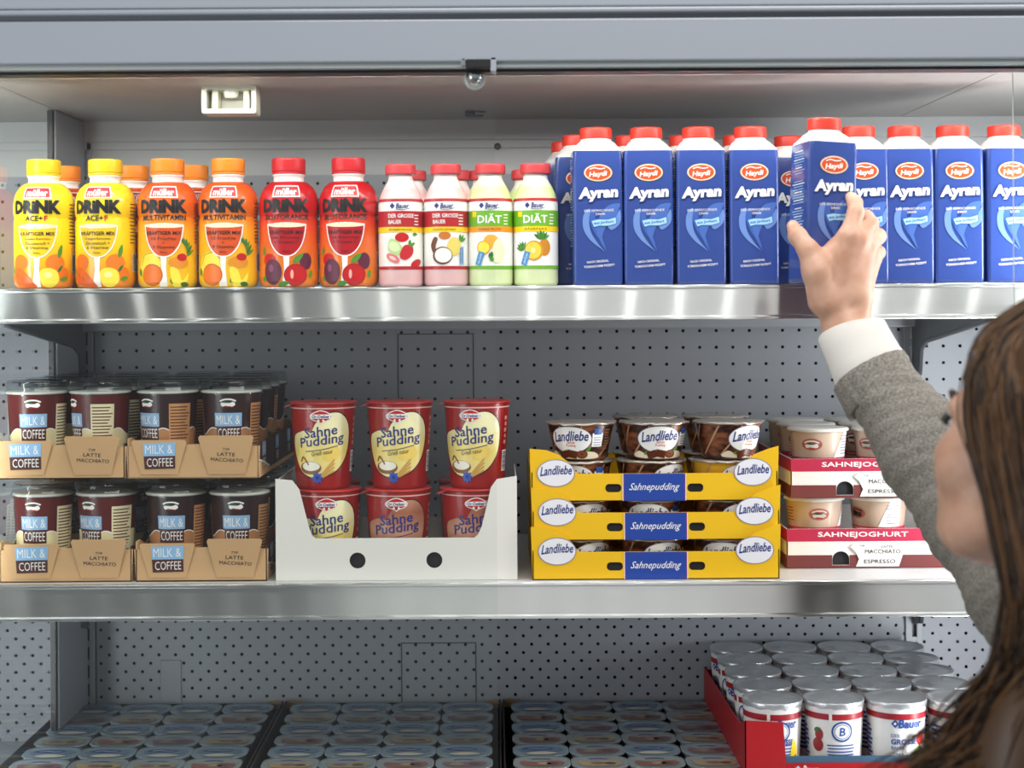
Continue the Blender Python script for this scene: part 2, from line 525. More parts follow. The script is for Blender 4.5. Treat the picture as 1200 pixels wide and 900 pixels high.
# side post and the side glass towards the next bay
b = MB()
b.box(XL-0.012, XL+0.002, 2.385, DB-0.006, H-0.80, H+0.293, M_CAB, 0.002)
b.box(XL-0.009, XL-0.001, 2.378, 2.387, H-0.80, H+0.291, M_BLACK)
part(b, 'side_post')
b = MB(); b.box(XL-0.008, XL-0.002, 2.00, 2.379, H-0.80, H+0.291, M_GLASS); part(b, 'side_glass')
# deck, plinth, cabinet body
b = MB()
b.box(X0, X1, 1.99, DB+0.02, H-0.72, H-0.6775, M_CAB, 0.002)
b.box(X0, X1, 1.94, 1.99, H-0.72, H-0.66, M_CAB, 0.004)
part(b, 'bottom_deck')
b = MB(); b.box(X0, X1, 1.96, 2.98, 0.08, H-0.72, M_CABL, 0.004); b.box(X0+0.02, X1-0.02, 2.02, 2.9, 0.0, 0.08, M_BLACK); part(b, 'plinth')
b = MB(); b.box(X0, X1, 2.62, 2.98, H-0.72, H+0.32, M_CABL); part(b, 'rear_body')
# small frame hanging from the canopy
b = MB()
p0 = pos(236, 100, 2.13); p1 = pos(300, 132.5, 2.13)
cream = mat('#DAD8C6', 0.45, name='cream_plastic')
x0, x1, z0, z1 = p0.x, p1.x, p1.z, H+0.2925
fo = rrect2(x0, z0, x1, z1, 0.003, 3); fi = rrect2(x0+0.006, z0+0.006, x1-0.006, z1-0.005, 0.002, 3)
b.panel([fo, list(reversed(fi))], 0.04, (0, 2.13, 0), (1, 0, 0), (0, 0, 1), cream)
b.box(x0+0.005, x1-0.005, 2.166, 2.169, z0+0.005, z1-0.004, mat('#B7B5A8', 0.5, name='cream_back'))
b.box(x0+0.012, x0+0.020, 2.14, 2.166, z0+0.006, z1-0.005, cream, 0.001)
b.box(x1-0.018, x1-0.010, 2.14, 2.166, z0+0.006, z1-0.005, cream, 0.001)
b.lathe([(0.0, 0), (0.008, 0.0), (0.010, 0.006), (0.010, 0.012)], M_WHITE, 20, M=Matrix.Translation(((x0+x1)/2, 2.15, z1-0.014)))
tag(b.build('sensor_housing'), 'small cream open box mounted under the grey canopy, above the orange caps', 'sensor housing')
b = MB(); q = pos(556, 139, 2.45)
b.box(q.x-0.014, q.x+0.014, 2.44, 2.452, H+0.286, H+0.2935, M_BRACK, 0.002); b.box(q.x+0.002, q.x+0.018, 2.434, 2.44, H+0.288, H+0.2925, M_STEEL, 0.001)
part(b, 'canopy_clip')
b = MB(); q = pos(583, 172, DB)
b.lathe([(0.0055, 0), (0.005, 0.002), (0.002, 0.003)], M_BRACK, 16, M=Matrix.Translation((q.x, DB-0.006, q.z)) @ Matrix.Rotation(math.pi/2, 4, 'X'))
part(b, 'panel_screw')

# ------------------------------------------------------------------ shelves
def shelf(ztop, zbot, name, label):
    r = empty(name, (0, 2.3, ztop)); tag(r, label, 'shelf', None)
    b = MB(); b.box(X0, X1, 2.106, DB-0.008, ztop-0.004, ztop-0.0005, M_CABL)
    part(b, 'shelf_plate', r)
    b = MB(); hh = ztop-zbot
    prof = [(2.107, 0.0), (2.1005, 0.0), (2.0985, -0.0012), (2.0985, -0.004), (2.0995, -0.005), (2.0995, -hh+0.006), (2.0975, -hh+0.004), (2.0975, -hh+0.001), (2.1, -hh), (2.114, -hh), (2.114, -hh+0.0015), (2.107, -hh+0.0015)]
    rr = [[Vector((x, y, ztop+z)) for y, z in prof] for x in (X0, X1)]
    b.rings(rr, M_LIP, True, True, False)
    part(b, 'front_rail', r, fix=True)
    b = MB(); b.box(X0, X1, DB-0.03, DB-0.009, ztop-0.062, ztop-0.004, M_CAB, 0.002); part(b, 'rear_beam', r)
    for xu in (XL, XR):
        b = MB()
        yz_ = [(DB-0.008, -0.146), (DB-0.045, -0.136), (DB-0.056, -0.095), (DB-0.09, -0.082), (2.17, -0.050), (2.13, -0.046), (2.13, -0.006), (DB-0.008, -0.006)]
        rr = [[Vector((x, y, ztop+z*(1 if z > -0.05 else 1))) for y, z in yz_] for x in (xu-0.0025, xu+0.0025)]
        b.rings(rr, M_BRACK, True, True, False)
        b.tube([(xu, y, ztop+z) for y, z in yz_[1:6]], 0.004, M_BRACK, 6)
        part(b, 'bracket', r, fix=True)
    return r
ZS1 = H+0.0275; ZS2 = H-0.355
shelf(ZS1, H-0.018, 'steel_shelf', 'upper grey shelf with brushed steel front rail, holding drink bottles')
shelf(ZS2, H-0.402, 'steel_shelf', 'lower grey shelf with brushed steel front rail, holding pudding cups')

# ------------------------------------------------------------------ sliding glass doors
def door(xa, xb, label, handle):
    r = empty('glass_door', ((xa+xb)/2, 1.986, H-0.9)); tag(r, label, 'glass door')
    b = MB(); z0, z1 = H-0.66, H+0.2895
    b.add([(xa, 1.9835, z0), (xb, 1.9835, z0), (xb, 1.9835, z1), (xa, 1.9835, z1), (xa, 1.9885, z0), (xb, 1.9885, z0), (xb, 1.9885, z1), (xa, 1.9885, z1)], [(0, 1, 2, 3), (5, 4, 7, 6)], M_GLASS)
    b.add([(xa, 1.9835, z0), (xb, 1.9835, z0), (xb, 1.9835, z1), (xa, 1.9835, z1), (xa, 1.9885, z0), (xb, 1.9885, z0), (xb, 1.9885, z1), (xa, 1.9885, z1)], [(1, 5, 6, 2), (4, 0, 3, 7), (3, 2, 6, 7), (4, 5, 1, 0)], M_EDGE)
    part(b, 'glass_pane', r)
    if handle:
        q = pos(562, 78, 1.95)
        b = MB()
        b.box(q.x-0.016, q.x+0.013, 1.931, 1.9835, H+0.2840, H+0.2945, M_BLACK, 0.001)
        b.box(q.x-0.022, q.x-0.016, 1.932, 1.955, H+0.286, H+0.296, M_STEEL, 0.001)
        b.box(q.x+0.013, q.x+0.020, 1.932, 1.960, H+0.280, H+0.297, mat('#A8ABB3', 0.15, name='clear_clip'), 0.001)
        part(b, 'hanger_clip', r)
        q = pos(556, 90, 1.955); b = MB()
        pr = [(0.0102*math.cos(a), 0.0102*math.sin(a)) for a in [math.radians(-90+180*i/14) for i in range(15)]]
        b.lathe(pr, M_STEEL, 24, False, False, Matrix.Translation(q))
        b.lathe([(0.0115, 0), (0.0128, 0.002), (0.0128, 0.005), (0.0115, 0.0068)], M_EDGE, 24, M=Matrix.Translation(q+Vector((0, 0.019, -0.001))) @ Matrix.Rotation(math.pi/2, 4, 'X'))
        b.lathe([(0.004, -0.004), (0.004, 0.03)], M_STEEL, 12, M=Matrix.Translation(q+Vector((0, 0.026, 0))) @ Matrix.Rotation(math.pi/2, 4, 'X'))
        part(b, 'roller_knob', r)
    return r
door(-1.22, PX(580.5, 1.986, 300), 'left sliding glass door, its clear edge hanging under the chrome roller', True)
door(PX(1188, 1.986, 300), 1.30, 'right sliding glass door behind the woman with dark hair', False)

# ------------------------------------------------------------------ products: upper shelf
def mm(x): return x/1000.0
W_ = M_PW
INK = mat('#1B1A1C', 0.4, name='black_ink')
GREEN = mat('#4E8F2E', 0.4, name='leaf_green'); DGREEN = mat('#2F6B2C', 0.4, name='dark_leaf')
RED = mat('#C4161C', 0.35, name='red_print'); ORANGE = mat('#E8731A', 0.35, name='orange_print')
YEL = mat('#F8D21A', 0.35, name='yellow_print'); LEMON = mat('#F9E24A', 0.35, name='lemon_print')
NAVY = mat('#1F2C7A', 0.4, name='navy_print'); CREAM = mat('#F3E7B8', 0.4, name='cream_print')
PLUM = mat('#5E1F3C', 0.4, name='plum_print'); BROWNI = mat('#6B3A1E', 0.4, name='brown_print')
SKY = mat('#8DB8E0', 0.4, name='sky_print')

def leaf(P, x, y, l, w, ang, m=GREEN, L=3):
    c, s = math.cos(ang), math.sin(ang)
    pts = [(0, 0), (l*0.35, w/2), (l*0.75, w*0.38), (l, 0), (l*0.7, -w*0.4), (l*0.3, -w/2)]
    P.blob([(x+a*c-b_*s, y+a*s+b_*c) for a, b_ in pts], m, L, 3)

MUL_BODY = [(0.0, 0.0), (0.030, 0.0), (0.0355, 0.002), (0.0385, 0.007), (0.0392, 0.014), (0.0392, 0.088), (0.0380, 0.0915), (0.0380, 0.0935), (0.0392, 0.097), (0.0396, 0.108), (0.0388, 0.117), (0.0365, 0.125), (0.0325, 0.132), (0.0265, 0.1375), (0.0215, 0.1395)]
def cap_part(mb, r, z0, z1, m, ribs=48, band=True):
    n = ribs*2; rs = []
    zz = [(r*0.985, z0), (r, z0+0.001), (r, z1-0.003), (r*0.985, z1-0.0012), (r*0.94, z1-0.0002), (r*0.8, z1)]
    for (q, z) in zz:
        rib = 0.0004 if z0 < z < z1-0.002 else 0
        rs.append([Vector(((q-rib*(k % 2))*math.sin(2*math.pi*k/n), -(q-rib*(k % 2))*math.cos(2*math.pi*k/n), z)) for k in range(n)])
    mb.rings(rs, m, True, True, True)
    if band: mb.lathe([(r*0.97, z0-0.0035), (r*1.0, z0-0.003), (r*1.0, z0-0.0006), (r*0.95, z0-0.0003)], m, 40)

def muller(kind):
    capc = {'ace': '#F0CB1C', 'multi': '#EE8A1E', 'blut': '#C8232B'}[kind]
    stops = {'ace': [(0.0, '#EE8A12'), (0.02, '#F4A51B'), (0.06, '#FAD713'), (0.14, '#FCE12B')],
             'multi': [(0.0, '#F6C51E'), (0.03, '#F8C31C'), (0.075, '#F3A61D'), (0.098, '#E8701C'), (0.14, '#DD4F14')],
             'blut': [(0.0, '#EF8B1D'), (0.03, '#E97C22'), (0.08, '#DD4A26'), (0.1, '#CC1B22'), (0.14, '#B40F1A')]}[kind]
    r = empty('drink_bottle')
    lab = ramp_z('sleeve_'+kind, stops, 0.22, 0.5, 0.3)
    b = MB()
    b.lathe([(0.0216, 0.1385), (0.0205, 0.1400), (0.0200, 0.1405), (0.0200, 0.1465), (0.0215, 0.1475), (0.0215, 0.1490), (0.0190, 0.1495), (0.0185, 0.156)], M_WHITE, 36)
    b.build('bottle_neck', r)
    b = MB(); cap_part(b, 0.0222, 0.1525, 0.1705, mat(capc, 0.32, name='cap_'+kind)); b.build('cap', r)
    b = MB(); b.lathe(MUL_BODY, lab, 48, False, True)
    P = Print(b, cyl_map(MUL_BODY[1:], 0, 0.039), 0.004)
    P.rect(mm(-19), mm(117.5), mm(19), mm(133), W_, 1); P.rect(mm(-17.2), mm(119), mm(17.2), mm(131.5), RED, 2)
    P.text('müller', 0, mm(124.8), mm(29), mm(9.6), W_, 3, 0.03)
    P.text('DRiNK', mm(-1), mm(106.5), mm(66), mm(18), INK, 3, 0.065)
    sub = {'ace': 'ACE+', 'multi': 'MULTIVITAMIN', 'blut': 'BLUTORANGE'}[kind]
    if kind == 'ace':
        P.text('ACE+', mm(-4), mm(91.5), mm(24), mm(7), INK, 3, 0.03); P.text('F', mm(12), mm(91.5), mm(5), mm(7), RED, 3, 0.03)
    else: P.text(sub, 0, mm(91.5), mm(61), mm(7), INK, 3, 0.025)
    gf = {'ace': '#F7C71A', 'multi': '#D9531E', 'blut': '#B5101D'}[kind]
    bowl = [(-26, 82), (-24, 68), (-19, 54), (-10, 43.5), (0, 40.5), (10, 43.5), (19, 54), (24, 68), (26, 82)]
    bowl = [(mm(a), mm(c)) for a, c in bowl]
    P.poly(smooth_path_xy(bowl), mat(gf, 0.3, name='glass_fill_'+kind), 1)
    P.ell(0, mm(81), mm(26), mm(3), mat('#F7E7C8' if kind != 'ace' else '#FBF0C0', 0.3, name='foam_'+kind), 2)
    P.line(bowl, mm(1.6), W_, 3, 4)
    P.line([(mm(-26.5), mm(82)), (mm(0), mm(84)), (mm(26.5), mm(82))], mm(1.0), W_, 3, 5)
    P.poly([(mm(-4), mm(41)), (mm(4), mm(41)), (mm(3), mm(24)), (mm(5), mm(2)), (mm(-6), mm(2)), (mm(-3), mm(24))], W_, 2)
    P.text('KRÄFTIGER MIX', 0, mm(72), mm(46), mm(6), INK, 4, 0.02)
    lines = {'ace': ['Orangen-Karotten-', 'Zitronensaft +', '6 Vitamine'], 'multi': ['10 Früchte', '+', '9 Vitamine'], 'blut': ['mit Blutorange', '+ Vitamin C']}[kind]
    for k, t in enumerate(lines):
        P.text(t, 0, mm(64.5-k*5.6), mm(min(36-4*k, 3.2*len(t))), mm(4.2 if t != '+' else 2), INK, 4)
    P.text('Molke', 0, mm(46.5), mm(9), mm(2.6), INK, 4)
    if kind == 'ace':
        for x, y, rx, ry, m in ((-24, 34, 12, 11, ORANGE), (24, 33, 13, 12, mat('#EB7F22', 0.35, name='orange_deep')), (-33, 20, 9, 10, ORANGE), (36, 18, 8, 10, ORANGE)): P.ell(mm(x), mm(y), mm(rx), mm(ry), m, 2)
        P.blob([(mm(a), mm(c)) for a, c in ((-32, 26), (-20, 25), (-4, 8), (-1, 2), (-20, 3), (-33, 8))], mat('#DD5F17', 0.35, name='carrot_print'), 4)
        P.line([(mm(-30), mm(20)), (mm(-26), mm(14))], mm(0.7), BROWNI, 5); P.line([(mm(-22), mm(16)), (mm(-19), mm(10))], mm(0.7), BROWNI, 5)
        P.blob([(mm(a), mm(c)) for a, c in ((5, 24), (16, 27), (26, 22), (28, 10), (20, 2), (8, 4), (4, 14))], LEMON, 4); P.ell(mm(14), mm(18), mm(5), mm(3.5), mat('#FCF3A6', 0.3, name='lemon_light'), 5)
        leaf(P, mm(28), mm(40), mm(18), mm(6), 1.3); leaf(P, mm(30), mm(12), mm(12), mm(6), 0.2); leaf(P, mm(-34), mm(18), mm(12), mm(5), 2.2); leaf(P, mm(27), mm(22), mm(11), mm(4), 0.9, DGREEN)
    elif kind == 'multi':
        P.blob([(mm(a), mm(c)) for a, c in ((-36, 30), (-28, 44), (-14, 46), (-4, 34), (-8, 18), (-30, 16))], LEMON, 2); P.line([(mm(-33), mm(30)), (mm(-27), mm(43)), (mm(-14), mm(46))], mm(0.7), BROWNI, 3)
        P.ell(mm(-16), mm(17), mm(15), mm(14.5), mat('#C94D12', 0.35, name='orange_edge'), 3); P.ell(mm(-16), mm(17), mm(13.8), mm(13.2), ORANGE, 4)
        P.ell(mm(20), mm(33), mm(14), mm(8), mat('#E39128', 0.35, name='mango_print'), 3); P.ell(mm(24), mm(40), mm(7), mm(5), RED, 4)
        P.blob([(mm(a), mm(c)) for a, c in ((8, 26), (18, 24), (24, 10), (33, 20), (30, 6), (20, 1), (12, 4))], LEMON, 5)
        for k in range(6): leaf(P, mm(31), mm(42+k*2.5), mm(15), mm(4), 0.6+k*0.33, DGREEN if k % 2 else GREEN, 3)
        leaf(P, mm(8), mm(8), mm(12), mm(9), 0.4, GREEN, 4); leaf(P, mm(22), mm(6), mm(14), mm(6), -0.2, DGREEN, 6); leaf(P, mm(-36), mm(16), mm(10), mm(7), 1.6)
    else:
        P.ell(mm(-19), mm(20), mm(13), mm(17), PLUM, 3); P.ell(mm(-24), mm(36), mm(10), mm(8), RED, 2)
        P.ell(mm(26), mm(34), mm(9), mm(11), PLUM, 2); P.ell(mm(12), mm(16), mm(15.5), mm(14.5), mat('#A31218', 0.3, name='apple_edge'), 3)
        P.ell(mm(12), mm(16), mm(14), mm(13), RED, 4); P.ell(mm(7), mm(17), mm(2), mm(6), mat('#F0B4A4', 0.3, name='apple_shine'), 5); P.ell(mm(-21), mm(25), mm(3.5), mm(5), mat('#8A4A68', 0.3, name='plum_shine'), 4)
        leaf(P, mm(8), mm(32), mm(18), mm(7), 0.7, GREEN, 5); leaf(P, mm(-12), mm(3), mm(16), mm(7), 0.2, GREEN, 5); leaf(P, mm(-34), mm(42), mm(11), mm(5), 1.5); leaf(P, mm(32), mm(12), mm(11), mm(6), 1.3); leaf(P, mm(-34), mm(8), mm(8), mm(6), 1.2)
    # nutrition print round the side
    P2 = Print(b, cyl_map(MUL_BODY[1:], 1.55, 0.039), 0.004)
    for k in range(12): P2.rect(mm(-14), mm(110-k*4.6), mm(10-(k*7) % 9), mm(111.3-k*4.6), BROWNI, 1)
    P2.rect(mm(-9), mm(22), mm(9), mm(46), W_, 1)
    for k in range(9): P2.rect(mm(-8+k*1.8), mm(23), mm(-7.2+k*1.8+(k % 3)*0.3), mm(45), INK, 2)
    b.build('sleeve_label', r)
    return r
def smooth_path_xy(pts, n=4): return [(p.x, p.y) for p in smooth_path([(a, b_, 0) for a, b_ in pts], n)]

BAU_BODY = [(0.0, 0.0), (0.024, 0.0), (0.0275, 0.0015), (0.0292, 0.005), (0.0292, 0.108), (0.0284, 0.113), (0.0262, 0.121), (0.0215, 0.131), (0.0178, 0.137), (0.0160, 0.141), (0.0158, 0.148)]
def bauer_drink(kind):
    r = empty('yogurt_drink_bottle')
    diet = kind in ('orange', 'pineapple')
    if diet: m = ramp_z('body_'+kind, [(0.0, '#DDEBB4'), (0.02, '#E4EFBE'), (0.1, '#DCEBB0'), (0.128, '#D2E79A'), (0.137, '#EEF4DF'), (0.148, '#FAFAF4')], 0.3)
    else: m = ramp_z('body_'+kind, [(0.0, '#E9B9BC'), (0.02, '#F0C6C6'), (0.1, '#F2D0CE'), (0.126, '#EFC3C2'), (0.137, '#F7EBE8'), (0.148, '#FAF8F4')], 0.3)
    b = MB(); b.lathe(BAU_BODY, m, 40); b.build('bottle_body', r)
    b = MB(); cap_part(b, 0.0202, 0.1475, 0.1605, mat('#D0454A', 0.4, name='coral_cap'), 44, False); b.build('cap', r)
    lp = [(q+0.0002, z) for q, z in BAU_BODY if 0.004 < z < 0.122]
    b = MB(); lm = [(0.0294, 0.022), (0.0294, 0.108), (0.0287, 0.1125), (0.0283, 0.1145)]
    b.lathe(lm, W_, 40, False, False)
    P = Print(b, cyl_map(lm, 0, 0.0292), 0.004)
    main = GREEN if diet else mat('#B5222B', 0.35, name='bauer_red')
    main = mat('#6FAF2C', 0.35, name='diet_green') if diet else main
    rd = mat('#B5222B', 0.35, name='bauer_red')
    hw = math.pi*0.0292
    P.rect(-hw, mm(110.5), hw, mm(114.4), rd, 1)
    P.text('Bauer', mm(3), mm(105), mm(17), mm(7), NAVY, 2, 0.02, 0.2)
    P.poly([(mm(-14), mm(105)), (mm(-10.5), mm(109)), (mm(-7), mm(105)), (mm(-10.5), mm(101))], NAVY, 2)
    P.line([(mm(-6), mm(100.5)), (mm(4), mm(99.8)), (mm(13), mm(102))], mm(0.7), NAVY, 2)
    P.rect(-hw, mm(77.5), hw, mm(98.2), main, 1)
    if diet: P.text('DIÄT', mm(0), mm(88), mm(32), mm(12.5), W_, 3, 0.02)
    else:
        P.text('DER GROSSE', mm(1), mm(92), mm(34), mm(5.2), W_, 3, 0.015); P.text('BAUER', mm(-7), mm(84), mm(17), mm(5.2), W_, 3, 0.015)
    P.rect(-hw, mm(70.5), hw, mm(77.4), YEL if kind != 'orange' else mat('#F09A28', 0.4, name='strip_orange'), 1)
    nm = {'straw': 'ERDBEER-MELONE', 'coco': 'KOKOS-ANANAS', 'orange': 'ORANGE-MELONE', 'pineapple': 'ANANAS'}[kind]
    P.text(nm, 0, mm(74), mm(30), mm(2.8), BROWNI, 3)
    P.rect(-hw, mm(22.2), hw, mm(26.4), main, 1)
    if kind == 'straw':
        P.blob([(mm(a), mm(c)) for a, c in ((-17, 48), (-14, 62), (-5, 60), (3, 50), (0, 42), (-10, 42))], mat('#BFD98B', 0.4, name='melon'), 2); P.ell(mm(-8), mm(52), mm(8), mm(6), mat('#DCE9B8', 0.4, name='melon_in'), 3, 18, -0.6)
        P.ell(mm(2), mm(64), mm(9), mm(6), RED, 2); P.blob([(mm(a), mm(c)) for a, c in ((0, 45), (6, 54), (16, 52), (16, 42), (8, 35), (0, 37))], mat('#CB2530', 0.35, name='berry'), 4)
        P.ell(mm(-10), mm(37), mm(10), mm(5), mat('#E1767A', 0.35, name='berry_cut'), 4, 18, -0.5); P.ell(mm(-10), mm(37), mm(5), mm(2), mat('#F3C6BE', 0.35, name='berry_in'), 5, 18, -0.5)
        leaf(P, mm(12), mm(52), mm(9), mm(4), 0.6, GREEN, 5); leaf(P, mm(12), mm(53), mm(8), mm(4), 1.5, GREEN, 5); P.ell(mm(22), mm(30), mm(9), mm(5), RED, 3, 18, 0.4); leaf(P, mm(16), mm(68), mm(8), mm(4), 0, GREEN, 3)
    elif kind == 'coco':
        P.blob([(mm(a), mm(c)) for a, c in ((-14, 64), (-9, 62), (-12, 52), (-10, 42), (-16, 44), (-19, 54))], BROWNI, 2)
        P.ell(mm(-3), mm(40), mm(13), mm(11.5), BROWNI, 4); P.ell(mm(-2), mm(40.5), mm(11), mm(9.6), W_, 5)
        P.blob([(mm(a), mm(c)) for a, c in ((2, 46), (6, 60), (14, 64), (22, 56), (20, 44), (12, 40))], mat('#E9D36A', 0.4, name='pine_slice'), 3); P.ell(mm(0), mm(66), mm(8), mm(5), mat('#C8742A', 0.4, name='pine_skin'), 2)
        for k in range(3): leaf(P, mm(22), mm(58), mm(10), mm(4), 0.5+k*0.6, GREEN, 3)
        P.rect(mm(20), mm(28), mm(27), mm(52), SKY, 3); P.rect(mm(21), mm(30), mm(22), mm(50), NAVY, 4); P.rect(mm(24), mm(30), mm(25), mm(50), NAVY, 4)
    elif kind == 'orange':
        P.ell(mm(-8), mm(50), mm(9), mm(9), mat('#EFA32C', 0.4, name='orange_rind'), 3); P.ell(mm(-8), mm(50), mm(7.5), mm(7.5), LEMON, 4); P.ell(mm(2), mm(58), mm(10), mm(9), mat('#F0AE3C', 0.4, name='orange_ball'), 2)
        P.blob([(mm(a), mm(c)) for a, c in ((4, 34), (4, 52), (12, 62), (20, 50), (18, 34), (10, 30))], mat('#E5E8C0', 0.4, name='pale_melon'), 3); leaf(P, mm(0), mm(36), mm(9), mm(6), 1.2, DGREEN, 5); leaf(P, mm(4), mm(32), mm(8), mm(5), 2, GREEN, 5)
    else:
        P.ell(mm(-2), mm(46), mm(12), mm(13), mat('#D69B25', 0.4, name='pine_rind'), 3); P.ell(mm(-3), mm(46), mm(10), mm(11), mat('#F2D04E', 0.4, name='pine_flesh'), 4); P.ell(mm(-3), mm(46), mm(3), mm(3.5), mat('#F7E69A', 0.4, name='pine_core'), 5)
        P.ell(mm(12), mm(50), mm(8), mm(11), mat('#C9842A', 0.4, name='pine_body'), 2)
        for k in range(6): leaf(P, mm(8), mm(60), mm(12), mm(4), 0.5+k*0.4, DGREEN if k % 2 else GREEN, 3)
        for k in range(5): leaf(P, mm(-17), mm(46), mm(12), mm(4), 1.2+k*0.4, DGREEN if k % 2 else GREEN, 3)
    if diet:
        c, s = math.cos(1.25), math.sin(1.25)
        q = rect(-0.009, -0.004, 0.009, 0.004)
        P.poly([(mm(-13)+x*c-y*s, mm(36)+x*s+y*c) for x, y in q], mat('#2F8CC9', 0.35, name='blue_tag'), 6)
        P.text('ohne Zucker', mm(-13), mm(36), mm(14), mm(3), W_, 7, 0, 0, 1.25)
        P.rect(mm(-25), mm(90), mm(-18), mm(97), YEL, 2)
    for k in range(4): P.rect(mm(19), mm(80+k*4), mm(26), mm(81.4+k*4), W_, 2)
    b.build('label', r)
    return r

AW = 0.0318; AH = 0.176
def ayran():
    r = empty('drink_carton')
    blue = add_bump(mat('#324A91', 0.24, name='carton_blue', coat=0.4), 22, 0.35, 0.004)
    b = MB()
    rs = [rr_ring(AW-0.003, AW-0.003, 0.003, 0.0), rr_ring(AW-0.0006, AW-0.0006, 0.004, 0.0012)]
    for z, e, cr in ((0.006, 0.0, 0.004), (0.02, 0.0002, 0.0045), (0.09, 0.0006, 0.0055), (0.15, 0.0002, 0.0055), (AH-0.006, 0.0, 0.006), (AH-0.001, -0.0004, 0.007)): rs.append(rr_ring(AW+e, AW+e, cr, z))
    b.rings(rs, blue, True, False)
    pm = plane_map((0, -AW-0.0007, 0), (1, 0, 0), (0, 0, 1))
    P = Print(b, pm, None)
    sw1 = mat('#4A6CB6', 0.28, name='swirl_mid'); sw2 = mat('#6C8DCB', 0.28, name='swirl_light'); sw3 = mat('#3F61AE', 0.28, name='swirl_dark')
    gold = mat('#E7B83A', 0.35, name='gold_print'); lred = mat('#D5501F', 0.35, name='logo_red')
    # swirl of petals
    P.blob([(mm(a), mm(c)) for a, c in ((-15, 98), (-20, 88), (-19, 72), (-10, 58), (4, 47), (8, 44), (-2, 56), (-10, 70), (-12, 86), (-10, 98))], sw2, 1)
    P.blob([(mm(a), mm(c)) for a, c in ((-9, 98), (-12, 86), (-6, 70), (2, 58), (10, 44), (6, 60), (-1, 74), (-4, 88), (-2, 98))], sw3, 1)
    P.blob([(mm(a), mm(c)) for a, c in ((0, 84), (4, 94), (14, 104), (28, 106), (26, 98), (22, 88), (12, 80), (5, 62), (9, 46), (1, 60), (-3, 74))], sw1, 2)
    P.blob([(mm(a), mm(c)) for a, c in ((12, 80), (22, 88), (28, 98), (29, 84), (24, 76), (16, 72))], sw2, 3)
    P.ell(0, mm(146), mm(18.5), mm(11.2), gold, 2, 32); P.ell(0, mm(146), mm(17.6), mm(10.4), W_, 3, 32); P.ell(0, mm(146), mm(16.6), mm(9.5), lred, 4, 32)
    P.text('Haydi', mm(0), mm(143.6), mm(24), mm(8.5), W_, 5, 0.03, 0.2, 0.08); P.line([(mm(-11), mm(150.5)), (mm(-5), mm(152.4)), (mm(2), mm(151)), (mm(9), mm(152))], mm(1.3), W_, 5)
    P.text('Ayran', mm(0.6), mm(117.6), mm(54), mm(20.5), mat('#16306F', 0.3, name='ayran_outline'), 4, 0.09, 0.12, 0.05)
    P.text('Ayran', mm(0), mm(118.4), mm(52), mm(19), W_, 5, 0.05, 0.12, 0.05)
    P.text('DER ERFRISCHENDE', mm(1), mm(97), mm(38), mm(3), W_, 5, 0.0, 0, 0.03); P.text('DRINK', mm(3), mm(92.5), mm(12), mm(2.8), W_, 5, 0, 0, 0.03)
    c, s = math.cos(0.1), math.sin(0.1)
    def rot(pts, ox, oy): return [(mm(ox)+mm(x)*c-mm(y)*s, mm(oy)+mm(x)*s+mm(y)*c) for x, y in pts]
    bl = mat('#A9D4F0', 0.3, name='banner_blue'); bd = mat('#2E6FB5', 0.3, name='banner_dark')
    P.poly(rot([(-17, 5), (-8, 6), (6, 4.4), (17, 6.5), (17, -3), (6, -5.2), (-8, -3.6), (-14, -5), (-15, 0)], 7, 81), bd, 5)
    P.poly(rot([(-15.6, 4), (-7, 5), (6, 3.4), (16, 5.4), (16, -2.3), (6, -4.2), (-7, -2.8), (-13, -4)], 7, 81), bl, 6)
    P.text('aus Joghurt', mm(7), mm(81.3), mm(26), mm(4.6), bd, 7, 0.03, 0.1, 0.1)
    P.text('NACH ORIGINAL', mm(-1), mm(31), mm(28), mm(2.9), W_, 5, 0.01, 0, 0.08); P.text('TÜRKISCHEM REZEPT', mm(1), mm(25.5), mm(40), mm(3.4), W_, 5, 0.01, 0, 0.08)
    # left side: columns of small print, right side: bar code
    rnd = random.Random(3)
    PL = Print(b, plane_map((-AW-0.0007, 0, 0), (0, -1, 0), (0, 0, 1)), None)
    for k in range(34):
        w = rnd.uniform(10, 20)
        if k in (9, 10, 20): continue
        PL.rect(mm(-w), mm(164-k*3.4), mm(w), mm(165.1-k*3.4), SKY if k % 3 else W_, 1)
    PR = Print(b, plane_map((AW+0.0007, 0, 0), (0, 1, 0), (0, 0, 1)), None)
    PR.rect(mm(-18), mm(60), mm(10), mm(82), W_, 1)
    for k in range(13): PR.rect(mm(-16+k*1.9), mm(62), mm(-15.2+k*1.9+(k % 3)*0.3), mm(80), INK, 2)
    b.build('carton_body', r)
    b = MB()
    rs = [rr_ring(AW-0.0004, AW-0.0004, 0.007, AH-0.001)]
    N = len(rs[0])
    rs = [rr_ring(AW-0.0004, AW-0.0004, 0.007, AH-0.0012), rr_ring(AW-0.001, AW-0.001, 0.009, AH+0.0012), rr_ring(AW-0.0045, AW-0.0045, 0.012, AH+0.0055), rr_ring(0.0245, 0.0245, 0.0185, AH+0.0105), rr_ring(0.0205, 0.0205, 0.0204, AH+0.0140), rr_ring(0.0198, 0.0198, 0.0197, AH+0.0165)]
    b.rings(rs, M_WHITE, False, True); b.build('carton_shoulder', r)
    b = MB(); cap_part(b, 0.0212, AH+0.0165, AH+0.0310, mat('#D63A2C', 0.35, name='carton_cap'), 36, False); b.build('cap', r)
    return r

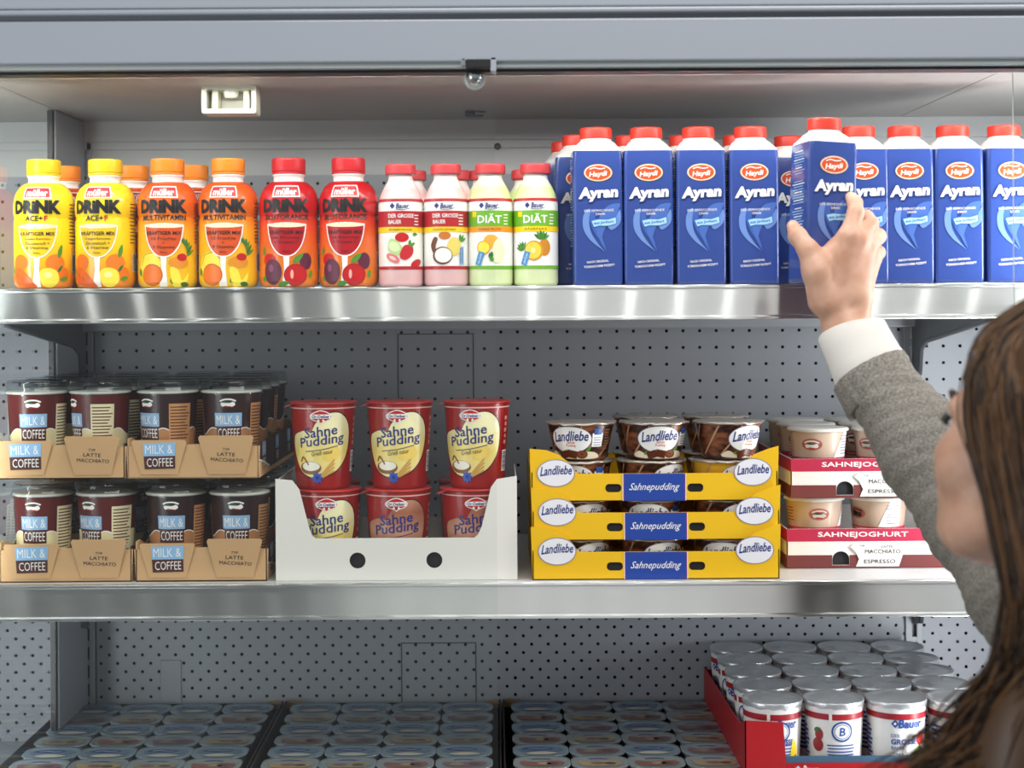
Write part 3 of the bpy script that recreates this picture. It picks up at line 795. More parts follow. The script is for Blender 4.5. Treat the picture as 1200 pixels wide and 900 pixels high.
yf = 2.155; yr = 2.252
sa, sm_, sb = (Stock(muller(k), 'drink bottle', 'fruit whey drink bottles on the upper shelf') for k in ('ace', 'multi', 'blut'))
sa.put((PX(52, yf, 300), yf, ZS1), 0.02, 'yellow drink bottle with yellow cap at the left end of the upper shelf')
sa.put((PX(124, yf, 300), yf, ZS1), -0.05, 'yellow drink bottle with yellow cap, second from the left on the upper shelf')
sm_.put((PX(197, yf, 300), yf, ZS1), 0.05, 'orange drink bottle with orange cap, right beside the yellow-capped bottles')
sm_.put((PX(268, yf, 300), yf, ZS1), -0.02, 'orange drink bottle with orange cap, left beside the two red bottles')
sb.put((PX(339, yf, 300), yf, ZS1), 0.03, 'red drink bottle with plums, left one of the two red-capped big bottles')
sb.put((PX(409, yf, 300), yf, ZS1), -0.05, 'red drink bottle with plums, right beside the small pink yogurt drinks')
for px, t in ((76, 'orange-capped drink bottle half hidden behind the leftmost yellow bottle'), (156, 'orange-capped drink bottle half hidden behind the second yellow bottle'), (226, 'orange-capped drink bottle half hidden behind the first orange bottle')):
    sm_.put((PX(px, yr, 300), yr, ZS1), 0.4, t)
yb = 2.143
stb = {}
for k, px, t in (('straw', 470, 'pink yogurt drink bottle with strawberries and melon on its label'), ('coco', 523, 'pink yogurt drink bottle with half a coconut on its label'),
                 ('orange', 575, 'green diet yogurt drink bottle with oranges on its label'), ('pineapple', 628, 'green diet yogurt drink bottle with a pineapple on its label')):
    stb[k] = Stock(bauer_drink(k), 'yogurt drink', 'small yogurt drink bottles on the upper shelf')
    stb[k].put((PX(px, yb, 300), yb, ZS1), 0.03 if px < 500 else -0.04, t)
for k, px, t in (('straw', 483, 'small red-capped yogurt drink hidden behind the strawberry and melon bottle'), ('coco', 535, 'small red-capped yogurt drink hidden behind the coconut bottle'),
                 ('orange', 568, 'small red-capped diet drink hidden behind the orange bottle'), ('pineapple', 617, 'small red-capped diet drink hidden behind the pineapple bottle')):
    stb[k].put((PX(px, 2.24, 300), 2.24, ZS1), 0.1, t)
ya = 2.145
say = Stock(ayran(), 'drink carton', 'blue yogurt drink cartons with red caps')
for px, rz, t in ((699, 0.02, 'blue drink carton at the left end of the front row, next to the pineapple bottle'), (758, 0.0, 'blue drink carton, second from the left in the front row'),
                  (819, -0.01, 'blue drink carton, third from the left in the front row'), (880, 0.0, 'blue drink carton, fourth in the front row, left of the held carton'),
                  (1007, 0.0, 'blue drink carton standing right behind the reaching hand'), (1060, -0.03, 'blue drink carton, first one right of the reaching hand'),
                  (1117, 0.0, 'blue drink carton, second one right of the reaching hand'), (1177, 0.02, 'blue drink carton at the right edge of the picture, above the woman')):
    say.put((PX(px, ya, 300), ya, ZS1), rz, t)
for px, y, t in ((678, 2.235, 'blue drink carton half hidden behind the left end carton'), (664, 2.325, 'blue drink carton deepest on the shelf beside the pineapple bottle'),
                 (735+5, 2.245, 'blue drink carton hidden behind the second front carton'), (797+6, 2.245, 'blue drink carton hidden behind the third front carton'),
                 (859+7, 2.245, 'blue drink carton hidden behind the fourth front carton'), (926, 2.262, 'blue drink carton set back in shade left of the held carton')):
    say.put((PX(px, y, 300), y, ZS1), 0.0, t)
hc = pos(966, 336, 2.046)
held = say.put((hc.x-0.004, 2.046, hc.z+0.004), math.radians(12), 'blue drink carton lifted off the shelf, held in the hand', None, (math.radians(-1.5), math.radians(2.2)))

# ------------------------------------------------------------------ products: lower shelf
CLEAR = glass_mat('clear_lid_plastic', '#EEF2F2', 1.45, 1.0)
def bean_logo(P, cx, cy, L=3):
    P.line([(cx+mm(-10), cy+mm(3)), (cx+mm(-4), cy+mm(5.2)), (cx+mm(4), cy+mm(5.2)), (cx+mm(10), cy+mm(3))], mm(2.0), W_, L)
    P.blob([(cx+mm(a), cy+mm(c)) for a, c in ((-9, 0), (-4, 3), (1, 1.5), (7, 2), (9, -2), (4, -4.5), (-2, -3), (-7, -4))], W_, L)
    P.blob([(cx+mm(a), cy+mm(c)) for a, c in ((-8, 1.5), (-3, 3.4), (2, 2), (6, 2.4), (2, 0.6), (-4, 0.8))], mat('#2C5B33', 0.4, name='logo_green'), L+1)
    P.line([(cx+mm(-3), cy+mm(-4.5)), (cx+mm(2), cy+mm(-4)), (cx+mm(6), cy+mm(-5))], mm(1), RED, L+1)

def coffee_cup(kind):
    r = empty('coffee_dessert_cup')
    body = {'red': '#5A1A17', 'dark': '#2E1616'}[kind]; low = {'red': '#E3D6A6', 'dark': '#B57E52'}[kind]
    prof = [(0.030, 0.0), (0.0315, 0.0012), (0.0325, 0.006), (0.0385, 0.108), (0.0400, 0.109), (0.0400, 0.114)]
    b = MB(); b.lathe(prof[:4], mat(body, 0.3, name='cup_'+kind), 44, True, False)
    lowm = mat(low, 0.35, name='wave_'+kind); sky = mat('#8FB4D8', 0.4, name='label_blue'); brn = mat('#4A1C17', 0.4, name='label_brown')
    cm = cyl_map(prof[1:4], 0, 0.0365)
    P = Print(b, cm, 0.005)
    hw = math.pi*0.0365
    top = [(hw*(-1+2*i/36), mm(58+5*math.sin(i*0.9+1))) for i in range(37)]
    P.poly([(-hw, mm(2)), (hw, mm(2))] + list(reversed(top)), lowm, 0)
    P.line(top, mm(1.2), W_, 1, 2)
    bean_logo(P, 0, mm(95))
    P.rect(mm(-18), mm(65), mm(18), mm(82.5), sky, 2); P.rect(mm(-16), mm(47), mm(17), mm(65), brn, 2)
    P.text('MILK &', 0, mm(73.5), mm(31), mm(11.5), W_, 3, -0.005); P.text('COFFEE', mm(0.5), mm(56), mm(29), mm(12), W_, 3, -0.005)
    tan = lowm
    P2 = Print(b, cyl_map(prof[1:4], 1.25, 0.0365), 0.006)
    P2.rect(mm(-15), mm(6), mm(15), mm(95), mat('#E9DFB8' if kind == 'red' else '#C48F5F', 0.4, name='info_panel_'+kind), 3)
    for k in range(17): P2.rect(mm(-13), mm(24+k*4.1), mm(13-(k*5) % 7), mm(25.6+k*4.1), BROWNI, 4)
    P3 = Print(b, cyl_map(prof[1:4], -1.5, 0.0365), 0.006)
    P3.rect(mm(-9), mm(10), mm(9), mm(95), mat('#E9DFB8' if kind == 'red' else '#C48F5F', 0.4, name='info_panel_'+kind), 3)
    for k in range(17): P3.rect(mm(-7), mm(24+k*4.1), mm(7-(k*5) % 5), mm(25.6+k*4.1), BROWNI, 4)
    b.build('cup_body', r)
    b = MB(); b.lathe([(0.0385, 0.1078), (0.0398, 0.1082), (0.0402, 0.1095), (0.0398, 0.1108), (0.030, 0.1112)], mat('#E5E2DA', 0.3, name='foil_white'), 44, False, True)
    # pull tab of the foil
    b.rings([[Vector((0.008*math.cos(t)-0.0245+dx, -0.0225+0.008*math.sin(t), 0.1095-dz)) for t in [2*math.pi*i/14 for i in range(14)]] for dx, dz in ((0, 0), (0, 0.001))], mat('#C9B48A', 0.35, name='foil_tab'), True, True, False)
    b.build('foil_seal', r)
    b = MB(); n = 64
    def ring(rad, z, w=0.0): return [Vector(((rad+w*(k % 2))*math.sin(2*math.pi*k/n), -(rad+w*(k % 2))*math.cos(2*math.pi*k/n), z)) for k in range(n)]
    b.rings([ring(0.0408, 0.1062, 0.0006), ring(0.0416, 0.112, 0.0004), ring(0.0405, 0.1135), ring(0.0400, 0.1215), ring(0.0392, 0.1245), ring(0.0380, 0.1250), ring(0.0372, 0.1235), ring(0.034, 0.1230)], CLEAR, False, True)
    b.build('clear_lid', r)
    return r

CK = mat('#43241D', 0.6, name='tray_brown_print')
def coffee_tray(rotated=False):
    """shallow kraft tray, 2 cups across: printed flaps on the front"""
    r = empty('cardboard_tray'); w, dp, h = 0.0855, 0.36, 0.052
    b = MB(); t = 0.0015
    b.box(-w, w, 0, dp, 0.0, t, M_KRAFT)
    b.panel([[(-w, 0), (w, 0), (w+0.002, h-0.010), (w*0.92, h-0.010), (w*0.8, h-0.006), (-w*0.92, h-0.010), (-w-0.002, h-0.010)]], t, (0, 0, 0), (1, 0, 0), (0, 0, 1), M_KRAFT)
    b.panel([[(-w, 0), (w, 0), (w, h), (-w, h)]], t, (0, dp, 0), (-1, 0, 0), (0, 0, 1), M_KRAFT)
    for sx, m in ((1, CK), (-1, M_KRAFT)):
        ux = (0, sx, 0); O = (sx*w, 0 if sx > 0 else dp, 0)
        pts = [(0, 0), (dp, 0), (dp, h)] + [(dp-0.02-k*0.04, h-(0.010 if k % 2 else 0.0)) for k in range(8)] + [(0.0, h-0.006)]
        b.panel([pts], t, O, ux, (0, 0, 1), m)
    PS = Print(b, plane_map((w, 0, 0), (0, 1, 0), (0, 0, 1)), None)
    for k in range(3):
        x = 0.03+k*0.115
        PS.rect(x, mm(26), x+0.03, mm(44), SKY, 1); PS.rect(x, mm(8), x+0.03, mm(26), mat('#4A1C17', 0.4, name='label_brown'), 1)
        PS.text('MILK &', x+0.015, mm(35), mm(25), mm(10), W_, 2); PS.text('COFFEE', x+0.015, mm(17), mm(25), mm(10), W_, 2)
    PS.poly([(0, 0), (dp, 0), (dp, mm(6)), (0.1, mm(6)), (0.02, mm(20)), (0, mm(20))], M_KRAFT, 1)
    PS.line([(0, mm(22)), (0.02, mm(21)), (0.09, mm(8))], mm(2), W_, 2)
    b.build('tray_body', r)
    # two trapezoid flaps folded over the front edge
    tilt = math.radians(7)
    uz = Vector((0, -math.sin(tilt), math.cos(tilt)))
    for x0, x1, hh, lean in ((-0.080, -0.008, 0.050, 0.04), (0.008, 0.080, 0.056, 0.10)):
        b = MB(); O = Vector((0, -0.0012, 0.005)); uzl = Vector((0, -math.sin(lean), math.cos(lean)))
        b.panel([[(x0+0.012, 0), (x1-0.012, 0), (x1, hh-0.008), (x1-0.002, hh-0.005), (x0+0.002, hh-0.005), (x0, hh-0.008)]], 0.0012, O, (1, 0, 0), uzl, M_KRAFT)
        P = Print(b, plane_map(O, (1, 0, 0), uzl), None); cx = (x0+x1)/2
        if x0 < 0:
            P.poly([(cx-0.020, mm(24)), (cx+0.021, mm(24.5)), (cx+0.022, mm(42)), (cx-0.021, mm(41))], SKY, 1)
            P.poly([(cx-0.019, mm(7)), (cx+0.021, mm(8)), (cx+0.021, mm(24.5)), (cx-0.020, mm(24))], mat('#4A1C17', 0.4, name='label_brown'), 1)
            P.text('MILK &', cx, mm(33), mm(36), mm(11.5), W_, 2, -0.005, 0, 0.02); P.text('COFFEE', cx+0.001, mm(16), mm(34), mm(11), W_, 2, -0.005, 0, 0.02)
        else:
            P.text('TYP', cx, mm(33), mm(9), mm(3.4), INK, 2, 0, 0, -0.05); P.text('LATTE', cx, mm(26.5), mm(23), mm(4.6), INK, 2, 0, 0, -0.05); P.text('MACCHIATO', cx+0.001, mm(19), mm(42), mm(4.6), INK, 2, 0, 0, -0.05)
        b.build('front_flap', r)
    return r
CYF = 2.124
st_tray = Stock(coffee_tray(), 'cardboard tray', 'kraft trays of coffee dessert cups')
sred = Stock(coffee_cup('red'), 'dessert cup', 'burgundy coffee dessert cups'); sdk = Stock(coffee_cup('dark'), 'dessert cup', 'dark brown coffee dessert cups')
PITCH = 0.1345
trays = [(77, 0, 'red', 'bottom left', 'kraft tray on the shelf at far left, under the upper left tray', 0.02),
         (236, 0, 'dark', 'bottom right', 'kraft tray on the shelf beside the white pudding box', 0.0),
         (70, 1, 'red', 'top left', 'kraft tray stacked highest at the far left, holding burgundy cups', 0.0),
         (227, 1, 'dark', 'top right', 'kraft tray stacked above the tray beside the white pudding box', -0.015)]
rowname = ['front row', 'second row', 'third row', 'back row']
yaw = {(0, 0): -0.1, (0, 1): -0.45, (1, 0): 0.0, (1, 1): 0.02, (2, 0): 0.12, (2, 1): -0.95, (3, 0): -0.62, (3, 1): 0.03}
rnd = random.Random(5)
for ti, (px, lvl, kind, nm, lab, rz) in enumerate(trays):
    z = ZS2+lvl*PITCH; x = PX(px, CYF, 660)
    if ti in (1, 3): x += 0.0
    st_tray.put((x, CYF, z), rz, lab)
    st = sred if kind == 'red' else sdk
    for row in range(4):
        for c in (0, 1):
            if lvl == 0 and row > 1 and not (ti == 1 and c == 1): continue
            xx = x-0.0415+c*0.0845; yy = CYF+0.0475+row*0.0865
            ang = yaw.get((ti, c), 0) if row == 0 else rnd.uniform(-2.5, 2.5)
            colr = 'burgundy' if kind == 'red' else 'dark brown'
            st.put((xx, yy, z+0.0016), ang, '%s coffee cup in the %s kraft tray, %s, %s' % (colr, nm, rowname[row], 'left' if c == 0 else 'right'))

# sahne pudding cups and their white box
SP = [(0.0335, 0.0), (0.035, 0.0012), (0.0362, 0.006), (0.0435, 0.112)]
def pudding_cup(kind):
    r = empty('pudding_cup')
    red = mat('#9E1A18', 0.28, name='pudding_red', coat=0.2)
    b = MB(); b.lathe(SP, red, 48, True, False)
    cm = cyl_map(SP[1:], 0, 0.040); P = Print(b, cm, 0.005)
    cream = kind == 'cream'
    blobm = ramp_z('blob_'+kind, [(0.0, '#F3E6A8'), (0.05, '#F0D878'), (0.08, '#F5EDB8'), (0.11, '#F6F0C8')] if cream else [(0.0, '#8A4A34'), (0.035, '#B9795C'), (0.06, '#CB9478'), (0.085, '#A8654A'), (0.11, '#C99A82')], 0.3)
    out = mat('#4A1210' if cream else '#5A1A12', 0.35, name='blob_edge_'+kind)
    shape = [(a*1.2+1, c) for a, c in [(-26, 76), (-36, 70), (-38, 55), (-33, 36), (-24, 22), (-8, 16), (12, 22), (24, 34), (31, 50), (33, 72), (29, 90), (18, 101), (4, 99), (-6, 88), (-12, 76), (-18, 78)]]
    cx = sum(a for a, c in shape)/len(shape); cy = sum(c for a, c in shape)/len(shape)
    P.blob([(mm(cx+(a-cx)*1.045), mm(cy+(c-cy)*1.04)) for a, c in shape], out, 0); P.blob([(mm(a), mm(c)) for a, c in shape], blobm, 1)
    if cream:
        P.blob([(mm(a), mm(c)) for a, c in ((2, 40), (6, 52), (20, 58), (27, 48), (18, 38))], mat('#EFCF6A', 0.3, name='semolina'), 2)
        P.ell(mm(-16), mm(29), mm(16), mm(8.5), mat('#8A5A2A', 0.4, name='bowl_brown'), 3); P.ell(mm(-15), mm(31), mm(13), mm(6), mat('#F6F2E2', 0.35, name='milk_white'), 4)
        P.line([(mm(-30), mm(37)), (mm(-26), mm(43)), (mm(-18), mm(33))], mm(2), mat('#8A5A2A', 0.4, name='bowl_brown'), 5)
        for k in range(4): P.line([(mm(-2), mm(15+k)), (mm(8), mm(20+k*3)), (mm(18), mm(25+k*5))], mm(2.2), mat('#CFA050', 0.4, name='wheat'), 4+k % 2)
        bl = mat('#2F54B5', 0.4, name='cornflower')
        for k in range(8): leaf(P, mm(-6), mm(16), mm(8), mm(4), k*0.785, bl, 6)
        P.ell(mm(-6), mm(16), mm(2), mm(2), NAVY, 7)
    else:
        P.blob([(mm(a), mm(c)) for a, c in ((4, 26), (-4, 40), (8, 52), (22, 48), (24, 36), (14, 26))], mat('#7A2C18', 0.3, name='choc_swirl'), 2)
        P.blob([(mm(a), mm(c)) for a, c in ((22, 26), (18, 34), (24, 42), (28, 36))], mat('#E8D8C0', 0.3, name='cream_drop'), 3)
    P.blob([(mm(a), mm(c)) for a, c in ((-13, 99), (0, 105), (13, 99), (12, 93), (3, 89), (0, 87), (-3, 89), (-12, 93))], W_, 3)
    P.blob([(mm(a), mm(c)) for a, c in ((-11.8, 98.5), (0, 103.8), (11.8, 98.5), (10.8, 93.4), (2.6, 90), (0, 88.4), (-2.6, 90), (-10.8, 93.4))], mat('#C4161C', 0.35, name='red_print'), 4)
    P.rect(mm(-11.8), mm(94), mm(11.8), mm(99.4), W_, 5); P.text('Dr.Oetker', 0, mm(96.7), mm(21), mm(4), NAVY, 6, 0.03)
    for x in (-3, 3): P.ell(mm(x), mm(91.4), mm(1.3), mm(1.6), W_, 5)
    P.text('Sahne', mm(-1), mm(77), mm(44), mm(13.5), NAVY, 4, 0.012, 0.12, 0.13); P.text('Pudding', mm(0.5), mm(63.5), mm(62), mm(16.5), NAVY, 4, 0.012, 0.12, 0.13)
    P.line([(mm(-22), mm(50.5)), (mm(0), mm(53)), (mm(22), mm(58))], mm(1.0), NAVY, 4)
    P.text('Grieß natur' if cream else 'Vollmilch', mm(1) if cream else mm(-8), mm(49), mm(29) if cream else mm(20), mm(5.4), NAVY if not cream else INK, 4, 0.0, 0.15, 0.14)
    hw = math.pi*0.040
    P.rect(-hw, mm(106.3), hw, mm(107.8), mat('#E9B9B0', 0.35, name='pink_line'), 1)
    P2 = Print(b, cyl_map(SP[1:], 1.35, 0.040), 0.005)
    P2.rect(mm(-6), mm(22), mm(6), mm(50), W_, 1)
    for k in range(12): P2.rect(mm(-5), mm(24+k*2), mm(5), mm(24.8+k*2+(k % 3)*0.3), NAVY, 2)
    for k in range(5): P2.rect(mm(-4+k % 2), mm(58+k*8), mm(2), mm(63+k*8), mat('#E2948A', 0.4, name='pale_red'), 1)
    b.build('cup_body', r)
    b = MB(); rimr = mat('#AE2A28', 0.28, name='rim_red')
    b.lathe([(0.0432, 0.1115), (0.0448, 0.1120), (0.0453, 0.1132), (0.0448, 0.1146), (0.040, 0.1150)], rimr, 48, False, True)
    n = 16
    b.rings([[Vector((-0.040+0.011*math.cos(2*math.pi*i/n), -0.020+0.009*math.sin(2*math.pi*i/n), 0.1125-0.0022*k-0.004*math.cos(2*math.pi*i/n)*-1)) for i in range(n)] for k in (0.45, 0)], rimr, True, True, False)
    b.build('foil_lid', r)
    return r
scr = Stock(pudding_cup('cream'), 'pudding cup', 'red pudding cups'); sbr = Stock(pudding_cup('choc'), 'pudding cup', 'red pudding cups')
yp = 2.172
for px, rz, st, t in ((385, 0.05, scr, 'red pudding cup with cream blob, left one in the white box'), (467, 0.0, sbr, 'red pudding cup with brown chocolate blob, middle one in the white box'),
                      (555, 0.1, sbr, 'red pudding cup with brown blob, right one in the white box')):
    st.put((PX(px, yp, 640), yp, ZS2+0.0016), rz, t)
for px, rz, t in ((379, 0.03, 'red pudding cup with cream blob stacked on the left cup of the white box'), (468.5, -0.02, 'red pudding cup with cream blob stacked on the middle cup of the white box'),
                  (559, -0.2, 'red pudding cup with cream blob stacked on the right cup of the white box')):
    scr.put((PX(px, yp, 510), yp, ZS2+0.0016+0.1151), rz, t)
for px, t in ((386, 'left'), (468, 'middle'), (551, 'right')):
    scr.put((PX(px, 2.27, 600), 2.27, ZS2+0.0016), 0.6, 'red pudding cup at the back of the white box, behind its %s front cup' % t)
M_BOX = add_bump(mat('#E4E1DA', 0.7, name='white_board'), 200, 0.1, 0.0004)
r = empty('pudding_display_box', (0, 0, 0)); bx0, bx1 = PX(323, 2.122, 620), PX(606, 2.122, 620)
bw = (bx1-bx0)/2; r.location = ((bx0+bx1)/2, 2.122, ZS2); tag(r, 'white cardboard box with two round holes holding the red pudding cups', 'cardboard box')
b = MB(); low = 0.055; hi = 0.132; dp = 0.212
pts = [(-bw, 0), (bw, 0), (bw, hi+0.003), (bw-0.026, hi-0.001)] + [(bw-0.026-a, hi-c) for a, c in ((0.008, 0.012), (0.012, 0.030), (0.016, 0.046), (0.020, 0.062), (0.025, 0.073), (0.030, 0.077))] + \
      [(-bw+0.052-a, low+c) for a, c in ((0.0, 0.0), (0.005, 0.004), (0.009, 0.016), (0.013, 0.032), (0.017, 0.048), (0.021, 0.064), (0.030, 0.076))] + [(-bw, hi+0.001)]
b.panel([pts, list(reversed(circ(PX(419, 2.122, 659)-r.location.x, 0.026, 0.0105))), list(reversed(circ(PX(509, 2.122, 659)-r.location.x, 0.026, 0.0105)))], 0.0016, (0, 0, 0), (1, 0, 0), (0, 0, 1), M_BOX)
b.panel([rect(0, 0, dp, hi-0.002)], 0.0016, (bw, 0.0016, 0), (0, 1, 0), (0, 0, 1), M_BOX)
b.panel([rect(0, 0, dp, hi-0.002)], 0.0016, (-bw, dp+0.0016, 0), (0, -1, 0), (0, 0, 1), M_BOX)
b.panel([rect(-bw, 0, bw, 0.055)], 0.0016, (0, dp+0.0016, 0), (-1, 0, 0), (0, 0, 1), M_BOX)
b.box(-bw+0.002, bw-0.002, 0.002, dp, 0, 0.0012, M_BOX)
b.build('box_body', r)
b = MB(); b.box(-bw+0.01, bw-0.01, 0.006, 0.0075, 0.004, 0.05, M_DARK); b.build('hole_shade_sheet', r)  # dark sheet added as the shade seen through the round holes

# yellow trays of chocolate pudding
M_YBOX = mat('#EDBB17', 0.45, name='yellow_board'); BLUEB = mat('#24449B', 0.4, name='tray_blue'); GREYP = mat('#8B8599', 0.4, name='oval_edge')
def land_text(P, cx, cy, w, h, L, m=NAVY):
    P.text('Landliebe', cx, cy, w, h, m, L, 0.017, 0.35, 0.05, -h*0.10)
def yellow_tray():
    r = empty('pudding_tray'); w, lowh, hi, dp, t = 0.1605, 0.036, 0.070, 0.30, 0.0015
    b = MB()
    L = [(-w, 0), (w, 0), (w+0.002, hi+0.001)] + [(w-a, hi-c) for a, c in ((0.012, 0.003), (0.030, 0.010), (0.044, 0.020), (0.052, 0.030), (0.056, 0.034))] + [(-w+0.062-a, lowh+c) for a, c in ((0.0, 0.0), (0.004, 0.003), (0.012, 0.014), (0.026, 0.025), (0.042, 0.031))] + [(-w-0.002, hi-0.001)]
    b.panel([L, list(reversed(rrect2(-0.064, 0.0115, -0.043, 0.0225, 0.005))), list(reversed(rrect2(0.043, 0.0115, 0.064, 0.0225, 0.005)))], t, (0, 0, 0), (1, 0, 0), (0, 0, 1), M_YBOX)
    b.box(-w, w, 0, dp, 0, 0.0012, M_YBOX)
    b.panel([rect(0, 0, dp, 0.038)], t, (w, 0, 0), (0, 1, 0), (0, 0, 1), M_YBOX); b.panel([rect(0, 0, dp, 0.038)], t, (-w, dp, 0), (0, -1, 0), (0, 0, 1), M_YBOX)
    b.panel([rect(-w, 0, w, 0.038)], t, (0, dp, 0), (-1, 0, 0), (0, 0, 1), M_YBOX)
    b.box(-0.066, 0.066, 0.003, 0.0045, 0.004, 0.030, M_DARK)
    P = Print(b, plane_map((0, 0, 0), (1, 0, 0), (0, 0, 1)), None)
    P.rect(mm(-41.5), mm(0.4), mm(41.5), mm(35.6), W_, 1); P.rect(mm(-40.5), mm(0.4), mm(40.5), mm(35.7), RED, 2); P.rect(mm(-39.8), mm(0.4), mm(39.8), mm(35.8), BLUEB, 3)
    P.text('Sahnepudding', 0, mm(17.5), mm(66), mm(12), W_, 4, 0.0, 0.45)
    for sx in (-1, 1):
        cx = sx*0.1285
        P.ell(cx, mm(37), mm(25), mm(18), GREYP, 1, 36); P.ell(cx, mm(37), mm(23.8), mm(16.9), mat('#E9E8EC', 0.45, name='oval_white'), 2, 36)
        land_text(P, cx, mm(41), mm(42), mm(12), 3)
    b.build('tray_body', r)
    return r
LC = [(0.032, 0.0), (0.0335, 0.001), (0.035, 0.005), (0.0440, 0.0465)]
def choc_cup(kind):
    r = empty('chocolate_pudding_cup')
    base = noise_colour(mat('#4A2316', 0.3, name='choc_print_'+kind), '#2E130C', '#8A5032', 45, 3, 0.42, 0.66, (1, 1, 2.6)) if kind != 'gold' else mat('#D9A62A', 0.3, name='choc_print_gold')
    b = MB(); b.lathe(LC, base, 40, True, False)
    P = Print(b, cyl_map(LC[1:], 0, 0.039), 0.005)
    lt = mat('#B98A66', 0.35, name='choc_light')
    for k in range(-3, 4): P.line([(mm(k*28-12), mm(6)), (mm(k*28+2), mm(22)), (mm(k*28+16), mm(45))], mm(2.2), lt, 0)
    P.blob([(mm(a), mm(c)) for a, c in ((-38, 4), (-30, 12), (-20, 9), (-8, 13), (6, 9), (20, 12), (36, 10), (40, 3), (0, 2))], mat('#E9DCC2', 0.35, name='milk_band'), 1)
    P.ell(0, mm(27.5), mm(29), mm(18), GREYP, 1, 32); P.ell(0, mm(27.5), mm(28), mm(17.2), W_, 2, 32)
    land_text(P, 0, mm(32.5), mm(48), mm(13.5), 4)
    P.text('Sahne', mm(1), mm(24), mm(11), mm(3.6), mat('#C4561E', 0.4, name='flavour_red'), 4, 0.01, 0.2); P.text('Pudding', mm(1), mm(19.5), mm(14), mm(3.8), mat('#C4561E', 0.4, name='flavour_red'), 4, 0.01, 0.2)
    ch = mat('#5A2A16', 0.3, name='choc_piece')
    for x, y, a in ((-10, 7, 0.3), (2, 8, -0.2)): 
        c, s = math.cos(a), math.sin(a)
        P.poly([(mm(x)+q*c-z*s, mm(y)+q*s+z*c) for q, z in rect(-0.007, -0.0045, 0.007, 0.0055)], ch, 5)
    P.ell(mm(16), mm(8), mm(8), mm(5.5), BROWNI, 5); P.ell(mm(16), mm(8.5), mm(5.5), mm(3.2), mat('#8C4A28', 0.3, name='choc_dip'), 6); P.ell(mm(16), mm(8.5), mm(2.8), mm(1.3), ch, 7)
    leaf(P, mm(-22), mm(8), mm(9), mm(4), 0.3, GREEN, 4); leaf(P, mm(22), mm(12), mm(8), mm(4), 0.7, GREEN, 4)
    P2 = Print(b, cyl_map(LC[1:], 0.98, 0.039), 0.005)
    P2.rect(mm(-9), mm(18), mm(6), mm(36), W_, 3); P2.rect(mm(-7), mm(34), mm(4), mm(42), mat('#2F55A0', 0.35, name='badge_blue'), 4)
    for k in range(4): P2.rect(mm(-7), mm(20+k*3.2), mm(4), mm(21+k*3.2), GREYP, 4)
    for k in range(8): P2.rect(mm(10), mm(14+k*3.6), mm(20-(k*3) % 4), mm(15.2+k*3.6), lt, 3)
    b.build('cup_body', r)
    b = MB(); n = 48; rn = random.Random(4)
    wob = [rn.uniform(-0.0016, 0.0016) for _ in range(n)]
    def ring(rad, z, k_=1.0): return [Vector(((rad+wob[k]*0.4)*math.sin(2*math.pi*k/n), -(rad+wob[k]*0.4)*math.cos(2*math.pi*k/n), z+wob[k]*k_)) for k in range(n)]
    fm = mat('#B9AFA4', 0.25, 0.6, name='foil_choc')
    b.rings([ring(0.0440, 0.0463, 0), ring(0.0467, 0.0468, 0.7), ring(0.0474, 0.0478, 1), ring(0.0466, 0.0492, 0.6), ring(0.030, 0.0496, 0.1)], fm, False, True)
    b.build('foil_lid', r)
    return r
sy = Stock(yellow_tray(), 'cardboard tray', 'stacked yellow pudding trays')
sc = Stock(choc_cup('milk'), 'pudding cup', 'small chocolate pudding cups'); sg = Stock(choc_cup('gold'), 'pudding cup', 'small chocolate pudding cups')
YD = 2.118; tx = PX(768.5, YD, 620)
for k, t in enumerate(('yellow pudding tray with blue panel, bottom one of the stack of three', 'yellow pudding tray with blue panel, middle one of the stack of three', 'yellow pudding tray with blue panel, topmost of the stack of three')):
    sy.put((tx+(0.0006 if k == 1 else -0.0004*k), YD+0.0035*k, ZS2+0.0505*k), 0.0, t)
rowpos = ['left', 'middle', 'right']
for k in range(3):
    for c in range(3):
        st = sg if (k == 2 and c == 2) else sc
        st.put((tx-0.097+c*0.097, YD+0.052+0.0035*k, ZS2+0.0505*k+0.0013), [0.5, 0.35, -0.2][(c+k) % 3]*(1 if k != 2 else 1.4), 'small pudding cup peeking out of the %s yellow tray, %s of its front row' % (['bottom', 'middle', 'top'][k], rowpos[c]))
zt2 = ZS2+0.0505*2+0.0013+0.0496
for c, rz in enumerate((-0.42, 0.08, 0.62)):
    sc.put((tx-0.094+c*0.098, YD+0.054, zt2+0.0012), rz, 'chocolate pudding cup on top of the yellow trays, %s of the front three' % rowpos[c])
for c in (0, 1, 2):
    sc.put((tx-0.094+c*0.097, YD+0.165, zt2-0.0496), 0.2, 'small pudding cup in the top yellow tray, %s of its second row' % rowpos[c])
    if c: sc.put((tx-0.094+c*0.097, YD+0.165, zt2+0.0012), 1.2, 'chocolate pudding cup on top of the yellow trays, second row, behind the %s front cup' % rowpos[c])

